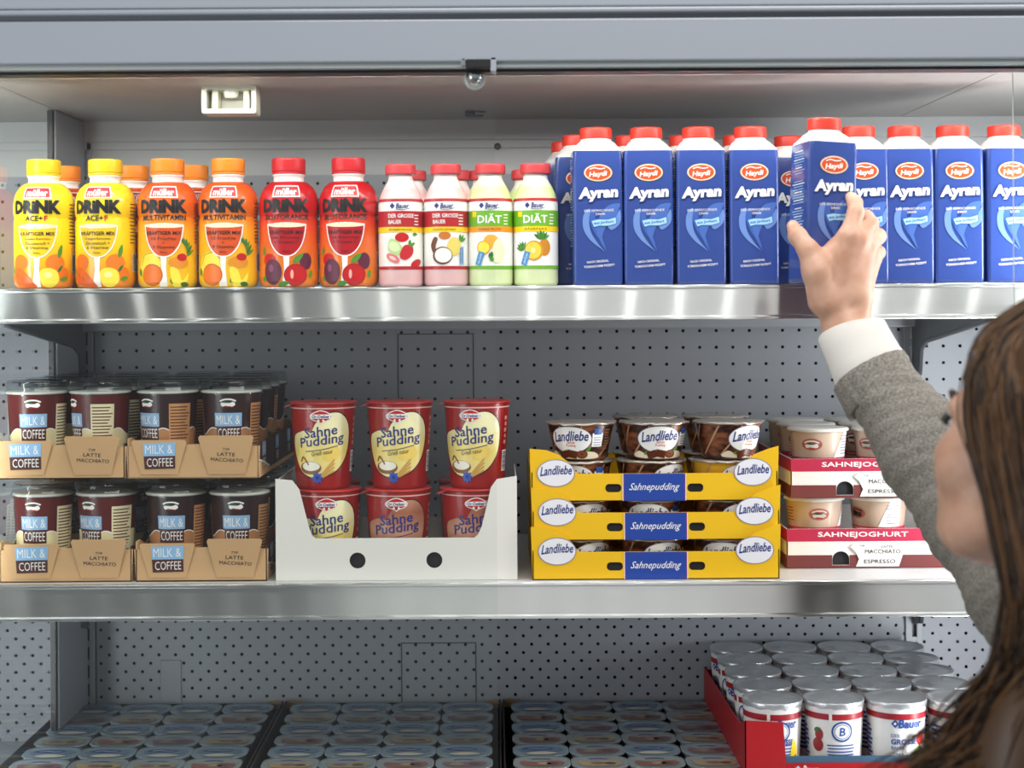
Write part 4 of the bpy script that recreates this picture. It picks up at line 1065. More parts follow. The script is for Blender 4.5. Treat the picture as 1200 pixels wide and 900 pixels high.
# coffee yogurt cups in pink and white trays
def yogurt_tray():
    r = empty('yogurt_tray'); w, h, dp, t = 0.139, 0.053, 0.27, 0.0015
    pink = mat('#B02244', 0.5, name='tray_pink'); wht = mat('#E4E0DC', 0.5, name='tray_white'); br = mat('#6E3230', 0.5, name='tray_redbrown')
    b = MB()
    arch = [(0.030+0.0*1, 0.0)]
    ax = -0.066
    hole = [(ax+0.0115, 0.004)] + [(ax+0.0115*math.cos(a), 0.012+0.0105*math.sin(a)) for a in [math.pi*i/10 for i in range(11)]] + [(ax-0.0115, 0.004)]
    b.panel([[(-w, 0), (w, 0), (w, h), (-w, h)], list(reversed(hole))], t, (0, 0, 0), (1, 0, 0), (0, 0, 1), wht)
    b.box(-w, w, 0, dp, 0, 0.0012, wht)
    b.panel([rect(0, 0, dp, h)], t, (w, 0, 0), (0, 1, 0), (0, 0, 1), wht); b.panel([rect(0, 0, dp, h)], t, (-w, dp, 0), (0, -1, 0), (0, 0, 1), wht); b.panel([rect(-w, 0, w, h)], t, (0, dp, 0), (-1, 0, 0), (0, 0, 1), wht)
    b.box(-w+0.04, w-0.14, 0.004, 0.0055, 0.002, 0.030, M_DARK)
    P = Print(b, plane_map((0, 0, 0), (1, 0, 0), (0, 0, 1)), None)
    P.rect(-w, mm(36), w, mm(52.9), pink, 1)
    P.rect(-w, mm(0.2), ax-0.0118, mm(17.5), br, 1); P.rect(ax+0.0118, mm(0.2), w, mm(17.5), br, 1); P.rect(ax-0.0118, mm(0.2), ax+0.0118, mm(3.8), br, 1)
    P.text('SAHNEJOGHURT', -0.036, mm(44.5), mm(122), mm(8.5), W_, 2, 0.015)
    for s in (-1,):
        PS = Print(b, plane_map((-w, 0, 0), (0, -1, 0), (0, 0, 1)), None)
        PS.rect(-dp, mm(36), 0, mm(52.9), pink, 1); PS.rect(-dp, mm(0.2), 0, mm(17.5), br, 1)
    b.build('tray_body', r)
    b = MB(); O = Vector((0, -0.0016, 0.0)); uz = Vector((0, -0.03, 1)).normalized()
    b.panel([[(-0.046, 0.002), (0.012, 0.002), (0.022, 0.033), (-0.048, 0.033), (-0.054, 0.029), (-0.046, 0.021), (-0.042, 0.012)]], 0.0008, O, (1, 0, 0), uz, wht)
    P = Print(b, plane_map(O, (1, 0, 0), uz), None)
    P.text('TYP', -0.038, mm(30), mm(7), mm(2.6), INK, 1); P.text('LATTE', -0.004, mm(29), mm(15), mm(3.4), INK, 1); P.text('MACCHIATO', -0.010, mm(22.5), mm(48), mm(5.6), INK, 1); P.text('ESPRESSO', -0.014, mm(9), mm(42), mm(5.4), INK, 1)
    b.build('front_flap', r)
    return r
YC = [(0.0275, 0.0), (0.029, 0.001), (0.0305, 0.006), (0.0385, 0.088)]
def up(f): return lambda u, v, off: f(u, v+0.044, off)
def yogurt_cup():
    r = empty('coffee_yogurt_cup'); b = MB(); b.lathe(YC, mat('#C6AC98', 0.35, name='coffee_cream'), 40, True, False)
    P = Print(b, up(cyl_map(YC[1:], 0, 0.0365)), 0.005); hw = math.pi*0.0365
    pk = mat('#C23A5A', 0.35, name='pink_band')
    P.rect(-hw, mm(2), hw, mm(8), pk, 1); bean_logo(P, 0, mm(25)); 
    P.text('Sahnejoghurt', 0, mm(5), mm(30), mm(3.2), W_, 2)
    P.ell(0, mm(26), mm(14), mm(8), mat('#A85A4E', 0.4, name='logo_shade'), 2); bean_logo(P, 0, mm(25), 3)
    P2 = Print(b, up(cyl_map(YC[1:], 1.3, 0.0365)), 0.005)
    P2.poly([(mm(-16), mm(8)), (mm(16), mm(8)), (mm(16), mm(42)), (mm(0), mm(42))], W_, 2)
    for k in range(7): P2.rect(mm(-4-k % 3), mm(12+k*4), mm(14), mm(13.4+k*4), GREYP, 3)
    P3 = Print(b, up(cyl_map(YC[1:], -1.2, 0.0365)), 0.005)
    P3.rect(mm(-14), mm(12), mm(10), mm(38), mat('#C7A288', 0.4, name='tan_panel'), 2)
    for k in range(5): P3.rect(mm(-11), mm(16+k*4.2), mm(7-k % 3), mm(17.4+k*4.2), BROWNI, 3)
    b.build('cup_body', r)
    b = MB(); b.lathe([(0.0385, 0.0865), (0.0415, 0.0872), (0.0420, 0.0890), (0.0412, 0.0910), (0.034, 0.0918)], mat('#DCD8D0', 0.3, name='cup_lid_white'), 44, False, True)
    b.build('cup_lid', r)
    return r
st_y = Stock(yogurt_tray(), 'cardboard tray', 'pink and white yogurt trays'); su = Stock(yogurt_cup(), 'yogurt cup', 'small coffee yogurt cups')
YG = 2.20; yx = PX(922, YG, 640)+0.139
for k, t in enumerate(('pink and white yogurt tray standing on the shelf beside the yellow trays', 'pink and white yogurt tray stacked on the lower layer of coffee yogurt cups')):
    z = ZS2+k*0.0945; st_y.put((yx+k*0.006, YG, z), 0.0, t)
    for row in range(3):
        for c in range(3):
            if k == 0 and row: continue
            su.put((yx+k*0.006-0.093+c*0.0885, YG+0.046+row*0.0868, z+0.0014), [0.0, -1.1, 0.4][c] if k == 0 else [-0.5+1.2*(row == 0)*0.9-1.0*(row == 0), -0.8, 0.3][c],
                   'coffee yogurt cup on the %s pink tray, %s, %s' % (['lower', 'upper'][k], rowname[row], rowpos[c]))

# ------------------------------------------------------------------ products: bottom deck
ZD = H-0.6775
def rounded_ring(hw, hd, r, z): return rr_ring(hw, hd, r, z, 6)
LZ = 0.0615
def lid_cup(kind, seed):
    rn = random.Random(seed)
    r = empty('yogurt_cup'); b = MB()
    b.rings([rounded_ring(0.030, 0.021, 0.018, 0.0), rounded_ring(0.0358, 0.0270, 0.020, LZ-0.004), rounded_ring(0.0375, 0.0292, 0.0215, LZ-0.003), rounded_ring(0.0380, 0.0298, 0.0215, LZ-0.001)], mat('#E6E8EA', 0.35, name='cup_white'), True, False)
    b.build('cup_body', r)
    b = MB(); pale = {'blue': '#93A7B4', 'fruit': '#A3A9A8', 'grey': '#9BA7AC'}[kind]
    fm = add_bump(mat(pale, 0.24, 0.35, name='lid_foil_%s_%d' % (kind, seed)), 60, 0.3, 0.002)
    b.rings([rounded_ring(0.0385, 0.0304, 0.0215, LZ-0.0015), rounded_ring(0.0388, 0.0307, 0.022, LZ-0.0003), rounded_ring(0.0385, 0.0304, 0.0215, LZ+0.0003), rounded_ring(0.0355, 0.0275, 0.020, LZ-0.0006)], fm, False, True)
    P = Print(b, plane_map((0, 0, LZ-0.0006), (1, 0, 0), (0, 1, 0)), None)
    if kind == 'blue':
        P.blob([(mm(a), mm(c)) for a, c in ((-30, 4), (-15, 16), (10, 18), (30, 8), (24, -6), (0, -8), (-24, -6))], mat('#6E8DA6', 0.3, 0.2, name='lid_mid_blue'), 1)
        P.ell(mm(-4), mm(6), mm(22), mm(8.5), mat('#34477A', 0.35, name='lid_oval'), 2, 28); P.line([(mm(-18), mm(5)), (mm(-8), mm(8)), (mm(2), mm(4.5)), (mm(12), mm(7))], mm(2.2), mat('#C7D6E2', 0.35, name='lid_script'), 3)
        P.blob([(mm(a), mm(c)) for a, c in ((-20, -14), (0, -8), (22, -14), (10, -22), (-12, -22))], mat('#C9C4B4', 0.35, name='lid_cream'), 2)
    else:
        fc = {'fruit': ('#8A5A50', '#A8946C'), 'grey': ('#938A6C', '#7E5A60')}[kind]
        P.blob([(mm(a), mm(c)) for a, c in ((-28, 6), (-8, 2), (14, 8), (30, 2), (24, -14), (0, -18), (-24, -14))], mat(fc[seed % 2], 0.35, name='lid_fruit_%s%d' % (kind, seed % 2)), 1)
        P.ell(mm(rn.uniform(-14, 4)), mm(-5), mm(10), mm(6), mat(fc[(seed+1) % 2], 0.35, name='lid_fruit_%s%d' % (kind, (seed+1) % 2)), 2, 20); P.ell(mm(14), mm(-6), mm(8), mm(6), mat('#5A4640', 0.35, name='lid_dark_fruit'), 2, 20)
        P.line([(mm(-14), mm(15)), (mm(-2), mm(18)), (mm(12), mm(15))], mm(2.5), NAVY, 2)
    b.build('foil_lid', r)
    return r
lids = [Stock(lid_cup(k, s), 'yogurt cup', 'foil lidded yogurt cups in the bottom trays') for k, s in (('blue', 1), ('fruit', 2), ('grey', 3), ('fruit', 5), ('grey', 8))]
kindname = ['blue-lidded yogurt cup with dark oval', 'yogurt cup with brown fruit lid', 'yogurt cup with olive fruit lid', 'yogurt cup with tan fruit lid', 'yogurt cup with reddish fruit lid']
M_TRAYB = mat('#2A2019', 0.6, name='dark_tray'); M_TCOR = mat('#8A6A48', 0.7, name='brown_corner')
NR = 7; DY = 0.0615; YB = 2.505
def deck_tray():
    w, y0, y1, h = 0.1675, -(NR*DY)+0.026, 0.036, 0.066
    r = empty('yogurt_tray'); b = MB()
    b.box(-w, w, y0, y1, 0, 0.0015, M_TRAYB)
    for sx in (-1, 1): b.box(min(sx*w, sx*(w-0.002)), max(sx*w, sx*(w-0.002)), y0, y1, 0, h, M_TRAYB)
    b.box(-w, w, y1-0.002, y1, 0, h-0.004, M_TRAYB); b.box(-w, w, y0, y0+0.002, 0, 0.03, M_TRAYB)
    b.build('tray_body', r)
    for sx in (-1, 1):
        b = MB(); b.panel([[(0, 0), (0.034, 0), (0.026, 0.010), (0.010, 0.013), (0, 0.012)]], 0.002, (sx*w, y1-0.003, h-0.012), (-sx, 0, 0), (0, 0, 1), M_TCOR); b.build('corner_brace', r, fix=True)
    return r
sdt = Stock(deck_tray(), 'cardboard tray', 'dark trays on the bottom deck')
ordn = ['back', 'second', 'third', 'fourth', 'fifth', 'sixth', 'front']
seq = random.Random(9)
for ti, (pxc, nm) in enumerate(((201, 'left'), (459, 'middle'), (717, 'right'))):
    x = PX(pxc, YB, 826)
    sdt.put((x, YB, ZD), 0, 'dark cardboard tray of foil-lidded yogurts on the bottom deck, %s one of three' % nm)
    for row in range(NR):
        for c in range(4):
            if row % 2 == 0: k = 0 if (ti != 2 or c in (0, 2)) else 2
            else: k = [1, 2, 3, 4][(c+row+ti) % 4] if ti != 2 else [3, 1][(c+row) % 2]
            lids[k].put((x-0.1167+c*0.0778+seq.uniform(-0.001, 0.001), YB-row*DY, ZD+0.0018), seq.uniform(-0.02, 0.02),
                        '%s in the %s bottom tray, %s row, %s from left' % (kindname[k], nm, ordn[row], ['first', 'second', 'third', 'fourth'][c]))

BC = [(0.0325, 0.0), (0.034, 0.001), (0.0345, 0.005), (0.0388, 0.092), (0.0392, 0.100)]
LTZ = 0.104
def bauer_cup(kind):
    r = empty('big_yogurt_cup'); b = MB()
    b.lathe(BC, mat('#EDECE8', 0.32, name='cup_offwhite'), 44, True, False)
    P = Print(b, cyl_map(BC[1:], 0, 0.0375), 0.005); hw = math.pi*0.0375
    dr = mat('#A3212D', 0.35, name='dark_red_band'); bb = mat('#2A4C9A', 0.4, name='blue_letters')
    P.rect(-hw, mm(82), hw, mm(90), dr, 1)
    if kind == 'main':
        P.poly([(mm(-16), mm(77)), (mm(-11), mm(82.5)), (mm(-6), mm(77)), (mm(-11), mm(71.5))], bb, 3); P.poly([(mm(-13), mm(77)), (mm(-11), mm(79.2)), (mm(-9), mm(77)), (mm(-11), mm(74.8))], W_, 4)
        P.text('Bauer', mm(10), mm(77), mm(34), mm(12), bb, 3, 0.03, 0.1)
        P.text('DER', mm(-10.5), mm(61), mm(11), mm(4.5), bb, 3); P.text('GROSSE', mm(1), mm(53), mm(35), mm(7.5), bb, 3, 0.03); P.text('BAUER', mm(-7), mm(45), mm(18), mm(4.6), bb, 3); P.text('250 g', mm(-2), mm(35), mm(16), mm(5.5), INK, 3, 0.01)
        P.ell(mm(26), mm(56), mm(7), mm(9), RED, 3); P.ell(mm(24), mm(40), mm(8), mm(6), mat('#7FA63A', 0.4, name='grape_green'), 3); P.ell(mm(15), mm(36), mm(5), mm(4), mat('#7FA63A', 0.4, name='grape_green'), 3)
    else:
        P.rect(mm(-13), mm(80), mm(-9), mm(91), W_, 2)
        P.ell(mm(4), mm(67), mm(14), mm(13.5), bb, 3, 30); P.ell(mm(4), mm(67), mm(11.5), mm(11), W_, 4, 30); P.ell(mm(4), mm(67), mm(10.3), mm(9.8), bb, 5, 30); P.ell(mm(4), mm(67), mm(9.4), mm(8.9), W_, 6, 30)
        P.text('B', mm(4), mm(67), mm(8), mm(11), bb, 7, 0.02, 0.1)
        for k in range(5): P.rect(mm(-16+k % 2), mm(31+k*4.2), mm(22-k % 3), mm(32.6+k*4.2), bb, 3)
        P.ell(mm(-27), mm(62), mm(6), mm(8), mat('#9A2A34', 0.35, name='berry_dark'), 3); P.ell(mm(-29), mm(48), mm(8), mm(9), mat('#9A2A34', 0.35, name='berry_dark'), 3); leaf(P, mm(-34), mm(66), mm(10), mm(6), 0.4, DGREEN, 4)
    P2 = Print(b, cyl_map(BC[1:], -1.45, 0.0375), 0.005)
    if kind == 'banana':
        P3 = Print(b, cyl_map(BC[1:], 0.75, 0.0375), 0.005)
        P3.blob([(mm(a), mm(c)) for a, c in ((-4, 56), (4, 40), (2, 22), (-4, 14), (-10, 22), (-8, 42))], YEL, 3); leaf(P3, mm(-4), mm(20), mm(16), mm(8), 1.2, DGREEN, 4)
        P3.text('Bauer', mm(-14), mm(77), mm(28), mm(12), bb, 3, 0.03, 0.1); P3.text('GROSSE', mm(-20), mm(53), mm(30), mm(7.5), bb, 3, 0.03)
    for k in range(9): P2.rect(mm(-14), mm(20+k*6), mm(9-k*3 % 5), mm(23+k*6), bb, 3)
    b.build('cup_body', r)
    b = MB(); n = 48; rn = random.Random(11); wob = [rn.uniform(-1, 1) for _ in range(n)]
    def ring(rad, z, a): return [Vector((rad*math.sin(2*math.pi*k/n)*(1+0.008*a*wob[k]), -rad*math.cos(2*math.pi*k/n)*(1+0.008*a*wob[k]), z+0.0012*a*wob[(k*5) % n])) for k in range(n)]
    foil = add_bump(mat('#D8DADC', 0.36, 0.75, name='silver_foil'), 70, 0.5, 0.003)
    b.rings([ring(0.0394, LTZ-0.0075, 1), ring(0.0402, LTZ-0.004, 0.8), ring(0.0404, LTZ-0.0005, 0.3), ring(0.0395, LTZ+0.0005, 0.1), ring(0.0375, LTZ-0.0012, 0.3), ring(0.0300, LTZ-0.0018, 0.5), ring(0.0150, LTZ-0.0012, 0.7)], foil, False, True)
    b.build('foil_lid', r)
    return r
sbm, sbk, sbb = (Stock(bauer_cup(k), 'yogurt cup', 'silver-lidded yogurt cups in the red box') for k in ('main', 'back', 'banana'))
BX0 = 0.409+0.006; BY0 = 2.175; DBY = 0.0812; ZB = H-0.523-LTZ-0.0015
colx = [PX(905, BY0, 830), PX(977, BY0, 830), PX(1050, BY0, 830), PX(1122, BY0, 830)]
for row in range(5):
    for c in range(4):
        st = (sbb, sbk, sbm, sbm)[c] if row == 0 else (sbm, sbk)[(row+c) % 2]
        dx = 0.0
        st.put((colx[c]+dx, BY0+row*DBY, ZB+0.0015), (0.0, -0.02, 0.02, 0.5)[c] if row == 0 else (0.5 if c else -0.9),
               'silver-lidded big yogurt cup in the red box, %s row, %s column' % (['front', 'second', 'third', 'fourth', 'back'][row], ['left', 'second', 'third', 'right'][c]))
M_RED = mat('#B3161D', 0.45, name='red_board')
r = empty('yogurt_display_box', ((colx[0]+colx[3])/2, BY0-0.0455, ZB)); tag(r, 'red cardboard box on the bottom deck full of silver-lidded yogurt cups', 'cardboard box')
bw = (colx[3]-colx[0])/2+0.0435; dp = 0.0455*2+DBY*4+0.003
b = MB()
b.box(-bw, bw, 0, dp, 0, 0.0012, M_RED)
b.panel([[(-bw, 0), (bw, 0), (bw, 0.082), (bw-0.052, 0.082), (bw-0.052, 0.030), (-bw+0.054, 0.030), (-bw+0.054, 0.024), (-bw+0.050, 0.083), (-bw, 0.086)]], 0.0015, (0, 0, 0), (1, 0, 0), (0, 0, 1), M_RED)
for sx in (-1, 1):
    pts = [(0, 0), (dp, 0), (dp, 0.064), (dp-0.05, 0.064), (0.05, 0.070), (0, 0.086)]
    if sx > 0: b.panel([pts], 0.0015, (bw, 0, 0), (0, 1, 0), (0, 0, 1), M_RED)
    else: b.panel([[(dp-a, c) for a, c in reversed(pts)]], 0.0015, (-bw, dp, 0), (0, -1, 0), (0, 0, 1), M_RED)
b.panel([rect(-bw, 0, bw, 0.060)], 0.0015, (0, dp, 0), (-1, 0, 0), (0, 0, 1), M_RED)
P = Print(b, plane_map((0, 0, 0), (1, 0, 0), (0, 0, 1)), None)
P.rect(-bw+0.09, mm(2), bw-0.06, mm(20), M_PW, 1); P.rect(-bw+0.062, mm(2), -bw+0.0885, mm(29), M_RED, 1)
P.poly([(-bw+0.064, mm(22)), (-bw+0.069, mm(27)), (-bw+0.074, mm(22)), (-bw+0.069, mm(17))], mat('#A9C8E8', 0.4, name='pale_diamond'), 2); P.text('Bauer', -bw+0.086, mm(22), mm(20), mm(10), M_PW, 2, 0.02, 0.1)
b.build('box_body', r)
b = MB(); b.box(-bw+0.002, bw-0.002, 0.002, 0.0035, 0.006, 0.0385, mat('#41617A', 0.5, name='blue_inlay')); b.build('inner_rim', r)
# the riser the red box stands on
b = MB(); b.box((colx[0]+colx[3])/2-bw-0.004, (colx[0]+colx[3])/2+bw+0.004, BY0-0.052, DB-0.012, ZD, ZB-0.0002, mat('#3A3C3F', 0.5, name='riser_grey'), 0.002)
part(b, 'deck_riser')

# ------------------------------------------------------------------ the woman
def V(x, d, z): return np.array((x, d, H+z))
def W3(px, py, d): return np.array(pos(px, py, d))
class SDF:
    def __init__(s): s.p = []
    def cone(s, a, b_, ra, rb, k=0.01): s.p.append(('c', np.array(a, float), np.array(b_, float), ra, rb, k)); return s
    def ell(s, c, axes, rad, k=0.01): s.p.append(('e', np.array(c, float), np.array(axes, float), np.array(rad, float), k)); return s
    def chain(s, pts, rad, k=0.006):
        for i in range(len(pts)-1): s.cone(pts[i], pts[i+1], rad[i], rad[i+1], k)
        return s
    def val(s, X):
        d = np.full(len(X), 10.0)
        for p in s.p:
            if p[0] == 'c':
                _, a, b_, ra, rb, k = p; ab = b_-a; t = np.clip(((X-a)@ab)/max(ab@ab, 1e-12), 0, 1)
                q = np.linalg.norm(X-a-t[:, None]*ab, axis=1)-(ra+(rb-ra)*t)
            else:
                _, c, ax, rad, k = p; L = (X-c)@ax.T
                k0 = np.linalg.norm(L/rad, axis=1); k1 = np.linalg.norm(L/(rad*rad), axis=1); q = k0*(k0-1)/np.maximum(k1, 1e-9)
            h = np.clip(0.5+0.5*(d-q)/k, 0, 1)
            d = d*(1-h)+q*h-k*h*(1-h)
        return d
    def mesh(s, name, vox, m, parent, iters=4, bumpf=None):
        b = bmesh.new()
        for p in s.p:
            if p[0] == 'e':
                _, c, ax, rad, k = p
                M = Matrix.Identity(4)
                for i in range(3):
                    for j in range(3): M[j][i] = ax[i][j]*rad[i]
                    M[j][3] = 0
                for i in range(3): M[i][3] = c[i]
                bmesh.ops.create_icosphere(b, subdivisions=3, radius=1.0, matrix=M)
            else:
                _, a, c, ra, rb, k = p; n = 3
                L = np.linalg.norm(c-a); n = max(2, int(L/(0.5*min(ra, rb)))+1)
                for i in range(n+1):
                    t = i/n; q = a+(c-a)*t
                    bmesh.ops.create_icosphere(b, subdivisions=2, radius=(ra+(rb-ra)*t), matrix=Matrix.Translation(q))
        me = bpy.data.meshes.new(name); b.to_mesh(me); b.free()
        o = bpy.data.objects.new(name, me); COL.objects.link(o)
        md = o.modifiers.new('r', 'REMESH'); md.mode = 'VOXEL'; md.voxel_size = vox
        dg = bpy.context.evaluated_depsgraph_get(); dg.update()
        me2 = bpy.data.meshes.new_from_object(o.evaluated_get(dg))
        bpy.data.objects.remove(o); bpy.data.meshes.remove(me)
        n = len(me2.vertices); X = np.empty(n*3); me2.vertices.foreach_get('co', X); X = X.reshape(-1, 3)
        e = np.empty(len(me2.edges)*2, dtype=np.int64); me2.edges.foreach_get('vertices', e); e = e.reshape(-1, 2)
        deg = np.bincount(e.ravel(), minlength=n).astype(float)
        for it in range(iters):
            A = np.zeros_like(X)
            for j in range(3): A[:, j] = np.bincount(e[:, 0], X[e[:, 1], j], n)+np.bincount(e[:, 1], X[e[:, 0], j], n)
            X = 0.5*X+0.5*A/np.maximum(deg, 1)[:, None]
            for _ in range(2):
                d = s.val(X); h = 1e-4; G = np.stack([(s.val(X+np.eye(3)[j]*h)-d)/h for j in range(3)], 1)
                g = np.linalg.norm(G, axis=1); G = G/np.maximum(g, 0.2)[:, None]
                X = X-np.clip(d, -0.006, 0.006)[:, None]*G
        if bumpf is not None: X = X+G*bumpf(X)[:, None]
        me2.vertices.foreach_set('co', X.ravel()); me2.polygons.foreach_set('use_smooth', [True]*len(me2.polygons)); me2.update()
        me2.materials.clear(); me2.materials.append(m); me2.name = name
        o = bpy.data.objects.new(name, me2); COL.objects.link(o)
        if parent:
            o.parent = parent; me2.transform(Matrix.Translation(-Vector(parent.location)))
        return o

woman = empty('person', (0.56, 1.47, 0.0))
tag(woman, 'woman with long brown hair in a grey sweater reaching up to hold a carton', 'person')
SKIN = noise_colour(mat('#D9A789', 0.42, name='skin', sss=0.12), '#CD9A7E', '#DBB097', 40)
a35 = math.radians(50)
f = np.array((-math.cos(a35), math.sin(a35), 0.16)); f /= np.linalg.norm(f)
rgt = np.cross(f, (0, 0, 1.0)); rgt /= np.linalg.norm(rgt); upv = np.cross(rgt, f)
HC = V(0.490, 1.45, -0.124)
def hd(a, l, c): return HC+f*a-rgt*l+upv*c          # forward, to her left, up
AX = np.array((f, -rgt, upv))
body = SDF()
# pelvis, trunk, legs
fb = np.array((-0.86, 0.51, 0)); rb_ = np.array((0.51, 0.86, 0))
pel = np.array((0.60, 1.44, 0.84)); AXB = np.array((fb, -rb_, (0, 0, 1.0)))
body.ell(pel, AXB, (0.105, 0.155, 0.12), 0.03).ell(pel+(0, 0, 0.16), AXB, (0.092, 0.125, 0.12), 0.04).ell(pel+(0, 0, 0.34), AXB, (0.10, 0.145, 0.16), 0.05)
neck0 = HC+np.array((0.045, -0.02, -0.185)); shR = np.array((0.612, 1.575, H-0.325)); shL = np.array((0.505, 1.300, H-0.385))
body.cone(shL, neck0-(0, 0, 0.035), 0.05, 0.06, 0.04).cone(shR, neck0-(0, 0, 0.035), 0.05, 0.06, 0.04)
body.cone(neck0-(0, 0, 0.04), hd(-0.03, 0, -0.03), 0.055, 0.052, 0.02)
for s in (-1, 1):
    hip = pel+rb_*s*0.085-np.array((0, 0, 0.06)); knee = hip+fb*0.015-np.array((0, 0, 0.37))+rb_*s*0.005; ank = knee-fb*0.02-np.array((0, 0, 0.35))
    body.chain([hip, (hip+knee)/2, knee, (knee*0.7+ank*0.3)-fb*0.012, ank], [0.085, 0.072, 0.052, 0.054, 0.036], 0.02)
    body.cone(ank-(0, 0, 0.012), ank+fb*0.15-np.array((0, 0, 0.038)), 0.034, 0.022, 0.02)
# head
body.ell(hd(-0.018, 0, 0.028), AX, (0.098, 0.076, 0.098), 0.02)
body.ell(hd(0.032, 0, -0.045), AX, (0.064, 0.058, 0.076), 0.03)
body.ell(hd(0.066, 0, -0.098), AX, (0.024, 0.029, 0.019), 0.025)
for s in (-1, 1):
    body.ell(hd(0.052, s*0.040, -0.028), AX, (0.026, 0.025, 0.028), 0.02)
    body.cone(hd(0.040, s*0.046, -0.090), hd(-0.012, s*0.058, -0.060), 0.018, 0.018, 0.025)
    body.cone(hd(0.079, s*0.012, 0.020), hd(0.066, s*0.044, 0.022), 0.009, 0.008, 0.012)
    e0 = hd(-0.012, s*0.074, -0.012)
    body.ell(e0, AX, (0.017, 0.006, 0.031), 0.006)
body.cone(hd(0.082, 0, 0.012), hd(0.101, 0, -0.032), 0.008, 0.011, 0.012); body.ell(hd(0.094, 0.009, -0.038), AX, (0.009, 0.008, 0.007), 0.006).ell(hd(0.094, -0.009, -0.038), AX, (0.009, 0.008, 0.007), 0.006)
body.cone(hd(0.083, 0.017, -0.066), hd(0.090, 0, -0.062), 0.005, 0.0065, 0.006).cone(hd(0.083, -0.017, -0.066), hd(0.090, 0, -0.062), 0.005, 0.0065, 0.006)
body.cone(hd(0.080, 0.014, -0.075), hd(0.087, 0, -0.077), 0.006, 0.0075, 0.006).cone(hd(0.080, -0.014, -0.075), hd(0.087, 0, -0.077), 0.006, 0.0075, 0.006)
# left arm hanging
elL = shL+np.array((0.03, -0.05, -0.27)); wrL = elL+np.array((-0.06, 0.03, -0.23))
body.chain([shL, elL, wrL], [0.046, 0.036, 0.025], 0.02)
hl = wrL+np.array((-0.02, 0.01, -0.075)); body.cone(wrL, hl, 0.022, 0.026, 0.01).cone(wrL+(0, 0, -0.03), hl+rb_*0.018, 0.02, 0.018, 0.01).cone(wrL+(0, 0, -0.03), hl-rb_*0.018, 0.02, 0.018, 0.01)
for k in range(4):
    q = hl+rb_*(0.03-0.02*k)-np.array((0, 0, 0.008)); ln = (0.066, 0.076, 0.072, 0.056)[k]
    body.chain([q, q+np.array((-0.004, 0, -ln*0.55)), q+np.array((0.006, -0.003, -ln))+fb*0.012], [0.0088, 0.0078, 0.0064], 0.004)
body.chain([wrL+fb*0.015-np.array((0, 0, 0.03)), wrL+fb*0.042-np.array((0, 0, 0.06)), wrL+fb*0.046-np.array((0, 0, 0.095))], [0.014, 0.0105, 0.008], 0.006)
# right arm reaching
elR = W3(1146, 606, 1.84); wr = W3(992, 386, 1.985)
body.chain([shR, elR], [0.048, 0.038], 0.02); body.chain([elR, elR*0.55+wr*0.45, wr], [0.036, 0.031, 0.0245], 0.02)
rib = np.array((0.87, 0, 0.5)); 
body.chain([wr+(-0.010, 0, 0.002), W3(975, 352, 1.982)], [0.0190, 0.0195], 0.012); body.chain([wr+(0.009, 0.004, -0.002), W3(1004, 350, 1.99)], [0.0185, 0.0195], 0.012)
kn = [W3(994, 279, 1.972), W3(1006, 281, 1.978), W3(1017, 288, 1.990), W3(1023, 301, 2.004)]      # knuckles
bs = [W3(975, 345, 1.982), W3(985, 343, 1.983), W3(996, 343, 1.987), W3(1005, 345, 1.993)]
for q, w_, r0, r1 in zip(bs, kn, (0.0190, 0.0175, 0.0175, 0.0165), (0.0142, 0.0132, 0.0126, 0.0112)): body.cone(q, w_, r0, r1, 0.010)
body.ell(W3(990, 312, 1.988), np.array(((0.94, 0.1, -0.32), (-0.1, 0.99, 0.02), (0.32, 0.01, 0.94))), (0.032, 0.0165, 0.040), 0.012)
# fingers closing round the carton's right side
body.chain([kn[0], W3(1003, 249, 1.985), W3(1002, 238, 2.004), W3(997, 231, 2.016)], [0.0128, 0.0098, 0.0088, 0.0070], 0.005)
body.chain([kn[1], W3(1020, 262, 1.996), W3(1016, 255, 2.024), W3(1008, 255, 2.040)], [0.0124, 0.0098, 0.0086, 0.0072], 0.004)
body.chain([kn[2], W3(1029, 277, 2.012), W3(1023, 272, 2.040), W3(1012, 272, 2.054)], [0.0120, 0.0096, 0.0084, 0.0070], 0.004)
body.chain([kn[3], W3(1029, 296, 2.026), W3(1022, 291, 2.050), W3(1012, 291, 2.060)], [0.0108, 0.0086, 0.0074, 0.0062], 0.004)
# thumb on the left face of the carton
body.chain([W3(966, 352, 1.978), W3(958, 318, 1.972), W3(947, 293, 1.975), W3(935, 277, 1.984), W3(929, 265, 2.000)], [0.0200, 0.0172, 0.0118, 0.0102, 0.0076], 0.008)
body.cone(W3(958, 312, 1.978), W3(984, 296, 1.980), 0.013, 0.013, 0.014)
bo = body.mesh('body', 0.0030, SKIN, woman, 4)
# nails
NAIL = mat('#E8C0AE', 0.25, name='nail')
b = MB()
for q, t in ((W3(928, 266, 1.990), 0),):
    b.rings([[Vector(q)+Vector((0.0048*math.cos(a)*sc, -0.0012+0.001*k, 0.0062*math.sin(a)*sc)) for a in [2*math.pi*i/14 for i in range(14)]] for k, sc in ((1, 1.0), (0, 0.8))], NAIL, True, True)
b2 = b.build('fingernail', None); b2.parent = bo; b2.data.transform(Matrix.Translation(-woman.location))
